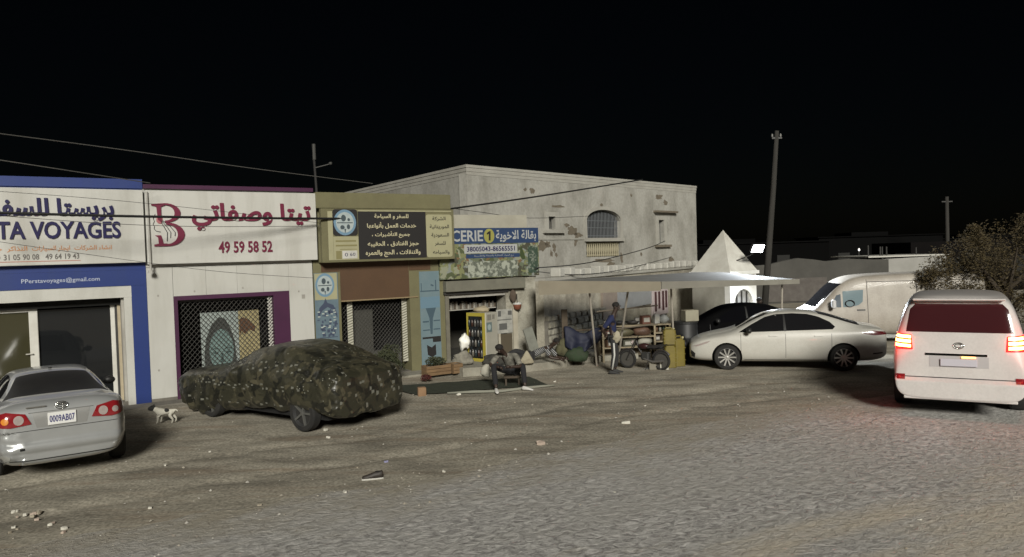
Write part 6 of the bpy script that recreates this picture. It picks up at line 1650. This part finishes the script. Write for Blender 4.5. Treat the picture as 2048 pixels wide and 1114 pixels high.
def goods(kind, name, label, cat, x, y, z, s, col, seed=0):
    P = SH @ Vector((x, y, z)); mt = mat('goods_' + name + str(seed), col, .6, tuple(c * .6 for c in col), 9, .6)
    m = MB()
    if kind == 'box':
        m.box(-s[0] / 2, s[0] / 2, -s[1] / 2, s[1] / 2, 0, s[2], c=.008)
        o = m.build(name, mt, None, loc=P, rz=R(7 + seed * 5 % 17), label=label, cat=cat, group='goods on the street stall')
        m = MB(); m.box(-s[0] * .36, s[0] * .36, -s[1] / 2 - .004, -s[1] / 2, s[2] * .25, s[2] * .75); m.build('printed_label', mat('goods_label', (.34, .33, .29), .7), o)
    elif kind == 'bowl':
        m.lathe([(s[0] * .45, 0), (s[0] * .8, s[2] * .4), (s[0], s[2]), (s[0] * .94, s[2]), (s[0] * .72, s[2] * .45), (0.001, s[2] * .3)], seg=14)
        o = m.build(name, mt, None, loc=P, label=label, cat=cat, smooth=True, group='goods on the street stall')
        m = MB(); m.blob((0, 0, s[2] * .7), (s[0] * .8, s[0] * .8, s[2] * .55), nz=.4, seed=seed); m.build('heap', mat('goods_heap%d' % seed, tuple(min(1, c * 1.5 + .02) for c in col), .9), o)
    elif kind == 'bottle':
        m.lathe([(s[0], 0), (s[0] * 1.02, s[2] * .6), (s[0] * .8, s[2] * .75), (s[0] * .35, s[2] * .85), (s[0] * .35, s[2] * .97)], seg=10)
        o = m.build(name, mt, None, loc=P, label=label, cat=cat, smooth=True, group='goods on the street stall')
        m = MB(); m.cyl((0, 0, s[2] * .96), (0, 0, s[2]), s[0] * .42, seg=8); m.build('cap', mat('cap_red', (.2, .04, .03), .5), o)
    else:
        m.blob((0, 0, s[2] * .85), (s[0], s[1], s[2]), nz=.35, seed=seed, flat=-s[2] * .85); o = m.build(name, mt, None, loc=P, label=label, cat=cat, smooth=True, group='goods on the street stall')
G = [('bowl', 'bowl', 'black bowl of wares at the left of the stall top', 'bowl', .52, .2, 1.0, (.17, 0, .10), (.02, .02, .02)),
     ('bowl', 'bowl', 'wide dark dish heaped with goods on the stall top', 'bowl', .92, .22, 1.0, (.20, 0, .09), (.025, .022, .02)),
     ('lump', 'plastic_bag', 'white plastic bag on the left end of the stall top', 'bag', .22, .2, 1.0, (.12, .10, .09), (.5, .49, .46)),
     ('box', 'carton', 'red-brown carton standing upright on the stall top', 'carton', 1.28, .2, 1.0, (.26, .16, .24), (.14, .06, .04)),
     ('box', 'carton', 'white carton next to the red-brown one on the stall top', 'carton', 1.08, .35, 1.0, (.12, .12, .17), (.42, .41, .38)),
     ('box', 'carton', 'tall pale grey carton at the right of the stall top', 'carton', 1.62, .26, 1.0, (.15, .14, .26), (.38, .38, .36)),
     ('lump', 'cloth_bundle', 'grey cloth bundle at the right end of the stall top', 'bundle', 1.82, .24, 1.0, (.14, .13, .13), (.26, .27, .26)),
     ('lump', 'sack', 'olive sack filling the left of the middle shelf', 'sack', .62, .2, .69, (.30, .18, .12), (.10, .09, .05)),
     ('lump', 'sack', 'brown sack filling the right of the middle shelf', 'sack', 1.18, .2, .69, (.26, .18, .13), (.13, .075, .05)),
     ('box', 'crate', 'dark red crate at the left end of the middle shelf', 'crate', .22, .2, .69, (.26, .3, .20), (.11, .04, .028)),
     ('box', 'crate', 'rusty brown crate on the bottom shelf, left', 'crate', .24, .2, .41, (.30, .3, .21), (.10, .055, .03)),
     ('lump', 'sack', 'pale sack on the bottom shelf', 'sack', 1.22, .15, .41, (.20, .15, .12), (.34, .33, .28)),
     ('box', 'crate', 'green-grey crate in the middle of the bottom shelf', 'crate', .75, .2, .41, (.36, .3, .19), (.07, .07, .05)),
     ('bottle', 'bottle', 'brown bottle on the top cubby of the stall shelf', 'bottle', 1.60, .2, .77, (.035, 0, .18), (.12, .07, .04)),
     ('bottle', 'bottle', 'pale bottle on the top cubby of the stall shelf', 'bottle', 1.70, .2, .77, (.035, 0, .17), (.33, .32, .27)),
     ('bottle', 'bottle', 'dark green bottle on the top cubby of the stall shelf', 'bottle', 1.80, .2, .77, (.035, 0, .18), (.03, .05, .03)),
     ('box', 'carton', 'tan carton in the second cubby of the stall shelf', 'carton', 1.78, .2, .53, (.16, .2, .16), (.26, .19, .11)),
     ('box', 'carton', 'dark carton in the second cubby of the stall shelf', 'carton', 1.60, .2, .53, (.13, .2, .15), (.05, .04, .035)),
     ('lump', 'cloth_bundle', 'black cloth bundle in the third cubby of the stall shelf', 'bundle', 1.70, .2, .29, (.15, .14, .08), (.025, .025, .027))]
for k, a in enumerate(G): goods(*a, seed=k)
# jerrycans
def jerrycan(loc, rz, label, h=.60, w=.34):
    t = thing('jerrycan', label, 'jerrycan', loc, rz, group='yellow jerrycans by the stall')
    y = mat('jerry_yellow', (.17, .135, .022), .5, (.115, .09, .02), 4, .7)
    m = MB(); m.prism(rrect(-w / 2, w / 2, -.12, .12, .05), 0, h * .86, plane='xy'); m.prism(rrect(-w / 2 + .03, w / 2 - .03, -.10, .10, .04), h * .86, h * .92, plane='xy'); m.build('body', y, t)
    m = MB(); m.tube([(-.10, 0, h * .92), (-.08, 0, h), (.05, 0, h), (.07, 0, h * .92)], .022, seg=6); m.build('handle', y, t)
    m = MB(); m.cyl((.12, 0, h * .92), (.12, 0, h * .98), .03, seg=8); m.build('cap', mat('jerry_cap', (.4, .36, .2), .5), t)
    for z in (.2, .4, .6):
        m = MB(); m.box(-w / 2 - .004, w / 2 + .004, -.124, -.120, h * z, h * z + .02); m.build('rib', y, t)
jerrycan((4.02, 19.35, 0), R(5), 'yellow jerrycan standing next to the white box', .62, .30)
jerrycan((4.02, 19.36, .60), R(-3), 'yellow jerrycan stacked on top of another', .42, .32)
jerrycan((4.30, 19.55, 0), R(12), 'tall yellow jerrycan leaning towards the black drum', .78, .28)
m = MB(); m.box(-.11, .11, -.09, .09, 0, .26, c=.008); o = m.build('box', mat('white_carton', (.50, .485, .42), .7), None, loc=(3.78, 19.0, 0), rz=R(8), label='small white carton on the sand in front of the jerrycans', cat='carton')
m = MB(); m.box(-.108, .108, -.012, .012, .2605, .2625); m.build('tape', mat('tape_tan', (.30, .24, .15), .5), o)
m = MB(); m.box(-.09, .09, -.08, .08, 0, .22, c=.008); o = m.build('box', mat('grey_carton', (.19, .175, .14), .8), None, loc=(3.52, 19.05, 0), rz=R(-6), label='small grey carton left of the white carton', cat='carton')
m = MB(); m.box(-.088, .088, -.01, .01, .2205, .2225); m.build('tape', mat('tape_tan', (.30, .24, .15), .5), o)
# black drum with a carton on top
t = thing('black_drum', 'tall black plastic drum beside the nose of the white sedan', 'drum', (4.66, 20.25, 0))
bd = mat('drum_black', (.012, .013, .014), .55, (.02, .02, .02), 4, .6)
m = MB(); m.lathe([(.30, 0), (.31, .03), (.31, .30), (.325, .33), (.31, .36), (.31, .64), (.325, .67), (.31, .70), (.31, 1.02), (.29, 1.06)], seg=22); m.build('barrel', bd, t, smooth=True)
m = MB(); m.lathe([(.315, 1.04), (.325, 1.05), (.325, 1.09), (.28, 1.10)], seg=22); m.build('lid', bd, t)
m = MB(); m.box(-.19, .19, -.15, .15, 0, .30, c=.01); o = m.build('carton', mat('cream_carton', (.28, .265, .20), .8, (.22, .20, .15), 3, .6), None, loc=(4.78, 20.25, 1.10), rz=R(12), label='cream carton on the black drum', cat='carton')
m = MB(); m.box(-.188, .188, -.015, .015, .3005, .3025); m.build('tape', mat('tape_tan', (.30, .24, .15), .5), o)
lump('dark_bag', 'black rubbish bag slumped against the black drum', 'bag', (4.42, 19.92, .36), (.24, .2, .40), mat('bag_black', (.012, .012, .013), .4), 31, .3, flat=-.36, fold=.12)

# motorbike, seen obliquely in front of the stall
def motorbike():
    t = thing('motorbike', 'dark scuffed motorbike parked in front of the stall shelf', 'motorbike', (2.95, 19.45, 0), R(-35))
    t.scale = (.84, .84, .84)
    dk = mat('bike_dark', (.018, .017, .017), .5, (.035, .03, .028), 6, .6)
    for x in (0.0, 1.12):
        q = Matrix.Translation((x, 0, .28)) @ Matrix.Rotation(R(90), 4, 'X')
        m = MB(); m.T = q; m.lathe([(.22, -.04), (.26, -.045), (.28, -.02), (.28, .02), (.26, .045), (.22, .04), (.215, 0)], seg=26); w = m.build('wheel', M_tyre, t, smooth=True)
        m = MB(); m.T = q; m.lathe([(.205, -.02), (.216, -.02), (.216, .02), (.205, .02)], seg=26); m.lathe([(.0, -.05), (.04, -.05), (.04, .05), (.0, .05)], seg=10)
        for k in range(12):
            a = k * math.pi / 6; m.cyl((.03 * math.cos(a), .03 * math.sin(a), 0), (.21 * math.cos(a + .3), .21 * math.sin(a + .3), 0), .004, seg=4, cap=False)
        m.build('rim', mat('bike_rim', (.12, .115, .105), .4, metal=.5), w)
    m = MB(); m.tube([(.30, 0, .86), (.38, 0, .62), (.55, 0, .36), (.80, 0, .32), (1.12, 0, .28)], .022, seg=6); m.tube([(.36, 0, .74), (.75, 0, .62), (1.2, 0, .66)], .02, seg=6); m.build('frame', dk, t)
    for s in (-1, 1):
        m = MB(); m.tube([(.28, s * .07, .84), (0, s * .07, .28)], .018, seg=6); m.build('fork', dk, t)
    m = MB(); m.blob((.56, 0, .70), (.20, .11, .10), nz=.05); m.build('tank', mat('bike_tank', (.03, .010, .010), .4), t, smooth=True)
    m = MB(); m.prism([(.70, .66), (.95, .66), (1.25, .74), (1.27, .78), (.95, .74), (.72, .74)], -.11, .11); m.build('seat', dk, t)
    m = MB(); m.box(.48, .74, -.11, .11, .28, .52, c=.04); m.build('engine', mat('bike_engine', (.05, .05, .048), .5, metal=.4), t)
    m = MB(); m.tube([(.22, -.34, .96), (.28, -.12, .94), (.30, 0, .90), (.28, .12, .94), (.22, .34, .96)], .014, seg=6); m.build('handlebar', dk, t)
    m = MB(); m.lathe([(.02, 0), (.075, .01), (.08, .05), (.04, .09)], (0, 0, 0), 12); 
    m.v = [(.22 - z, x, .80 + y) for x, y, z in [(a, b, c) for a, b, c in m.v]]; m.build('headlamp', M_clear, t, smooth=True)
    for x in (0.0, 1.12):
        m = MB(); m.tube([(x + .31 * math.cos(a), 0, .28 + .31 * math.sin(a)) for a in [R(35 + 11 * k) for k in range(12)]], .035, seg=6); m.build('mudguard', dk, t)
    m = MB(); m.tube([(.6, -.14, .34), (.9, -.16, .26), (1.25, -.16, .30)], [.02, .035, .04], seg=8); m.build('exhaust', mat('exhaust', (.2, .19, .18), .4, metal=.6), t)
    m = MB(); m.tube([(.72, -.05, .3), (.70, -.22, .02)], .012, seg=5); m.build('side_stand', dk, t)
motorbike()

# things lying on the ground
def shoe_lost():
    x, y = -2.0, 10.2
    t = thing('lost_shoe', 'single dark shoe with a white sole lying at the road edge', 'shoe', (x, y, gz(x, y) + .004), R(12))
    m = MB(); vs = []; prof = [(-.14, .030, .028), (-.11, .042, .030), (-.02, .040, .030), (.08, .036, .028), (.13, .034, .028), (.155, .022, .026)]
    for u, w, h in prof: vs += [(u, -w, 0), (u, w, 0), (u, w, h * .75), (u, -w, h * .75)]
    fs = [(i * 4 + k, i * 4 + (k + 1) % 4, (i + 1) * 4 + (k + 1) % 4, (i + 1) * 4 + k) for i in range(5) for k in range(4)] + [(3, 2, 1, 0), (20, 21, 22, 23)]
    m.add(vs, fs); m.build('sole', mat('sole_white', (.45, .44, .40), .8), t)
    m = MB(); vs = []; prof = [(-.135, .024, .045), (-.10, .038, .058), (-.03, .038, .075), (.03, .036, .098), (.09, .033, .10), (.13, .030, .115), (.15, .016, .10)]
    for u, w, h in prof: vs += [(u, -w, .022), (u, w, .022), (u, w * .8, h * .7), (u, w * .35, h), (u, -w * .35, h), (u, -w * .8, h * .7)]
    fs = [(i * 6 + k, i * 6 + (k + 1) % 6, (i + 1) * 6 + (k + 1) % 6, (i + 1) * 6 + k) for i in range(6) for k in range(6)] + [(5, 4, 3, 2, 1, 0), tuple(range(36, 42))]
    m.add(vs, fs); m.build('upper', mat('shoe_leather', (.030, .024, .020), .6), t, smooth=True)
    m = MB(); m.prism(disc_pts(.085, 0, .045, .022, 12), .0995, .106, plane='xy'); m.build('opening', M_well, t)
shoe_lost()
m = MB(); m.box(-.09, .09, -.08, .08, -.02, .19, c=.012); m.build('clay_block', mat('clay_block', (.25, .155, .085), .9, (.19, .11, .06), 6, .7), None, loc=(-2.05, 16.35, 0), rz=R(15), label='orange clay block standing on the sand beside the green mat', cat='block')
def scrap(px, py, s, m, name, label, cat, seed, group=None):
    d = ray(px, py, 1.0) - cam.matrix_world.translation; k = -cam.matrix_world.translation.z / d.z; p = cam.matrix_world.translation + d * k
    rp = random.Random(seed); b = MB(); n = 7
    top = []
    for i in range(n):
        a = 2 * math.pi * i / n; q = rp.uniform(.6, 1.1); top.append((s * q * math.cos(a), s * q * .7 * math.sin(a), s * rp.uniform(.15, .6)))
    bot = [(x * 1.02, y * 1.02, -.01) for x, y, z in top]
    b.add(top + bot + [(0, 0, s * rp.uniform(.3, .75))], [(i, (i + 1) % n, 2 * n) for i in range(n)] + [(i + n, (i + 1) % n + n, (i + 1) % n, i) for i in range(n)])
    b.build(name, m, None, loc=(p.x, p.y, max(gz(p.x, p.y), -.004) + .003), rz=rp.uniform(0, 3), label=label, cat=cat, group=group)
pap = mat('paper_white', (.56, .54, .47), .8); stn = mat('pale_stone', (.34, .30, .23), .9); car_ = mat('card_pinkish', (.42, .34, .28), .8)
scrap(651, 860, .06, pap, 'crumpled_paper', 'white crumpled paper near the covered car wheel', 'litter', 1)
scrap(657, 875, .04, pap, 'crumpled_paper', 'smaller white paper ball just below the one by the covered car wheel', 'litter', 2)
scrap(1080, 888, .10, car_, 'torn_card', 'flat torn pinkish card at the road edge right of the lost shoe', 'litter', 3)
scrap(1250, 846, .10, pap, 'torn_sheet', 'pale torn sheet on the sand below the standing person', 'litter', 4)
scrap(888, 943, .035, pap, 'paper_scrap', 'small white scrap on the road edge right of the lost shoe', 'litter', 5)
scrap(690, 985, .05, pap, 'paper_scrap', 'flat white scrap on the road just below the lost shoe', 'litter', 6)
scrap(772, 925, .05, mat('bag_lilac', (.25, .25, .40), .6), 'plastic_scrap', 'faded blue plastic scrap on the sand above the lost shoe', 'litter', 7)
scrap(1110, 763, .04, pap, 'white_cup', 'small white cup standing on the sand right of the sitting person', 'cup', 8)
scrap(918, 789, .06, pap, 'paper_scrap', 'white scrap at the front edge of the green mat', 'litter', 9)
rp = random.Random(21)
for k in range(16):
    scrap(rp.uniform(5, 130), rp.uniform(1022, 1070), rp.uniform(.015, .05), (pap, stn, car_)[k % 3], 'litter_piece', 'one of the small pale bits of rubbish strewn at the lower left corner', 'litter', 30 + k, 'rubbish strewn at the lower left')
for k, (x, y) in enumerate(((1822, 1052), (1812, 1098), (1840, 1040), (1160, 1010), (330, 930), (520, 1010), (1230, 985), (960, 800), (1290, 812), (1030, 805), (300, 1015), (860, 1005), (2030, 985), (715, 935), (420, 905))):
    scrap(x, y, rp.uniform(.018, .035), (pap, stn)[k % 2], 'litter_piece', 'one of the lone pale pebbles or paper bits scattered over sand and road', 'litter', 60 + k, 'scattered pebbles and paper bits')

# ------------------------------------------------------------------ bushy tree on the right
def tree():
    t = thing('bushy_tree', 'large dark bushy tree behind the van at the right edge', 'tree', (14.75, 22.4, 0))
    m = MB(); m.tube([(0, 0, -.1), (.1, 0, .8), (-.1, .1, 1.6), (.2, 0, 2.6)], [.2, .16, .12, .05], seg=8)
    for k in range(7):
        a = k * .9; m.tube([(0, 0, .8 + .12 * k), (.7 * math.cos(a), .5 * math.sin(a), 1.5 + .1 * k), (1.4 * math.cos(a), 1.0 * math.sin(a), 2.2 + .12 * k)], [.09, .06, .02], seg=6)
    m.build('trunk', bark, t)
    b = MB(); rp = random.Random(4)
    cl = [(-1.9, 0, 1.7, .75), (-1.6, .2, 2.3, .6), (-1.0, -.2, 2.5, .75), (-.95, 0, 3.0, .42), (-.9, 0, 3.35, .22), (-.3, .1, 1.8, 1.0), (.2, .2, 2.7, .9), (.75, 0, 3.3, .55), (.9, .1, 3.55, .35), (1.2, -.2, 2.4, 1.0), (1.9, 0, 2.9, .9), (1.8, .2, 3.45, .5), (2.6, 0, 2.2, 1.1), (2.7, 0, 3.2, .8), (3.6, 0, 2.6, 1.1), (-1.2, -.3, 1.2, .7), (.6, -.4, 1.3, .9), (2.2, -.3, 1.3, 1.0), (-2.35, 0, 2.05, .35)]
    for ci, (cx, cy, cz, r) in enumerate(cl):
        for k in range(int(3600 * r)):
            u = Vector((rp.gauss(0, 1), rp.gauss(0, 1), rp.gauss(0, 1))).normalized() * (rp.random() ** .45) * r * (.7 + .6 * rp.random())
            p = Vector((cx, cy, cz)) + u
            if noise.noise(p * 2.4) < -.22: continue
            a = Vector((rp.gauss(0, 1), rp.gauss(0, 1), rp.gauss(0, .9))).normalized(); s = rp.uniform(.025, .058); v = a.orthogonal().normalized() * s * .4
            b.add([p - a * s, p + v, p + a * s, p - v], [(0, 1, 2, 3)], m=k % 2)
    b.build('crown', leaf_t, t)
tree()

def added_houses():  # row added to hide the brightly lit ground far off
    dm = [mat('distant_dark', (.004, .004, .004), 1, spec=0), mat('night_dark_wall_b', (.005, .005, .005), 1, spec=0)]  # night darkness put into the wall colour
    for k, (x, y, w, h, lab) in enumerate(((14, 74, 17, 3.5, 'added black flat house directly behind the leaning utility pole'), (32, 78, 13, 3.9, 'added black house behind the low white house'), (46, 82, 18, 3.4, 'long added black house behind the far pole'), (66, 90, 34, 3.8, 'widest added black house at the far right horizon'))):
        t = thing('added_house', lab, 'house', (x, y, 0), R(4 * (k % 3) - 3), group='black houses added on the horizon')
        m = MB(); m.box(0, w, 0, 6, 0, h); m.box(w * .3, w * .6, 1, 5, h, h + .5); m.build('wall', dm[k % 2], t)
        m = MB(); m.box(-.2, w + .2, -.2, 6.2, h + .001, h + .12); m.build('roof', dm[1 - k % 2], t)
        for j in range(int(w / 5)):
            m = MB(); m.box(2 + j * 5, 3.2 + j * 5, -.04, 0, 1.1, 2.3); m.build('window', M_dark, t)
added_houses()

# small stones strewn over the sand
def pebbles():
    rp = random.Random(77); b = MB()
    for k in range(2600):
        x, y = rp.uniform(-9, 9), rp.uniform(7.5, 18)
        d, tt = road_d(x, y)
        if d < -1.2 or d > 7.5 or (d > .6 and rp.random() < .5): continue
        s = rp.uniform(.006, .016) if rp.random() < .93 else rp.uniform(.02, .035)
        z = max(gz(x, y), .002 if d < 0 else -.1)
        top = [(x + s * rp.uniform(.6, 1.2) * math.cos(a), y + s * rp.uniform(.6, 1.2) * math.sin(a), z + s * rp.uniform(.1, .5)) for a in (0, 1.26, 2.51, 3.77, 5.03)]
        b.add(top + [(x, y, z + s * .9)], [(i, (i + 1) % 5, 5) for i in range(5)], m=k % 3)
    b.build('pebbles', [mat('pebble_a', (.36, .33, .27), .95), mat('pebble_b', (.20, .18, .15), .95), mat('pebble_c', (.46, .44, .39), .95)], None, label='small stones and grit strewn along the sandy road edge', kind='stuff')
pebbles()
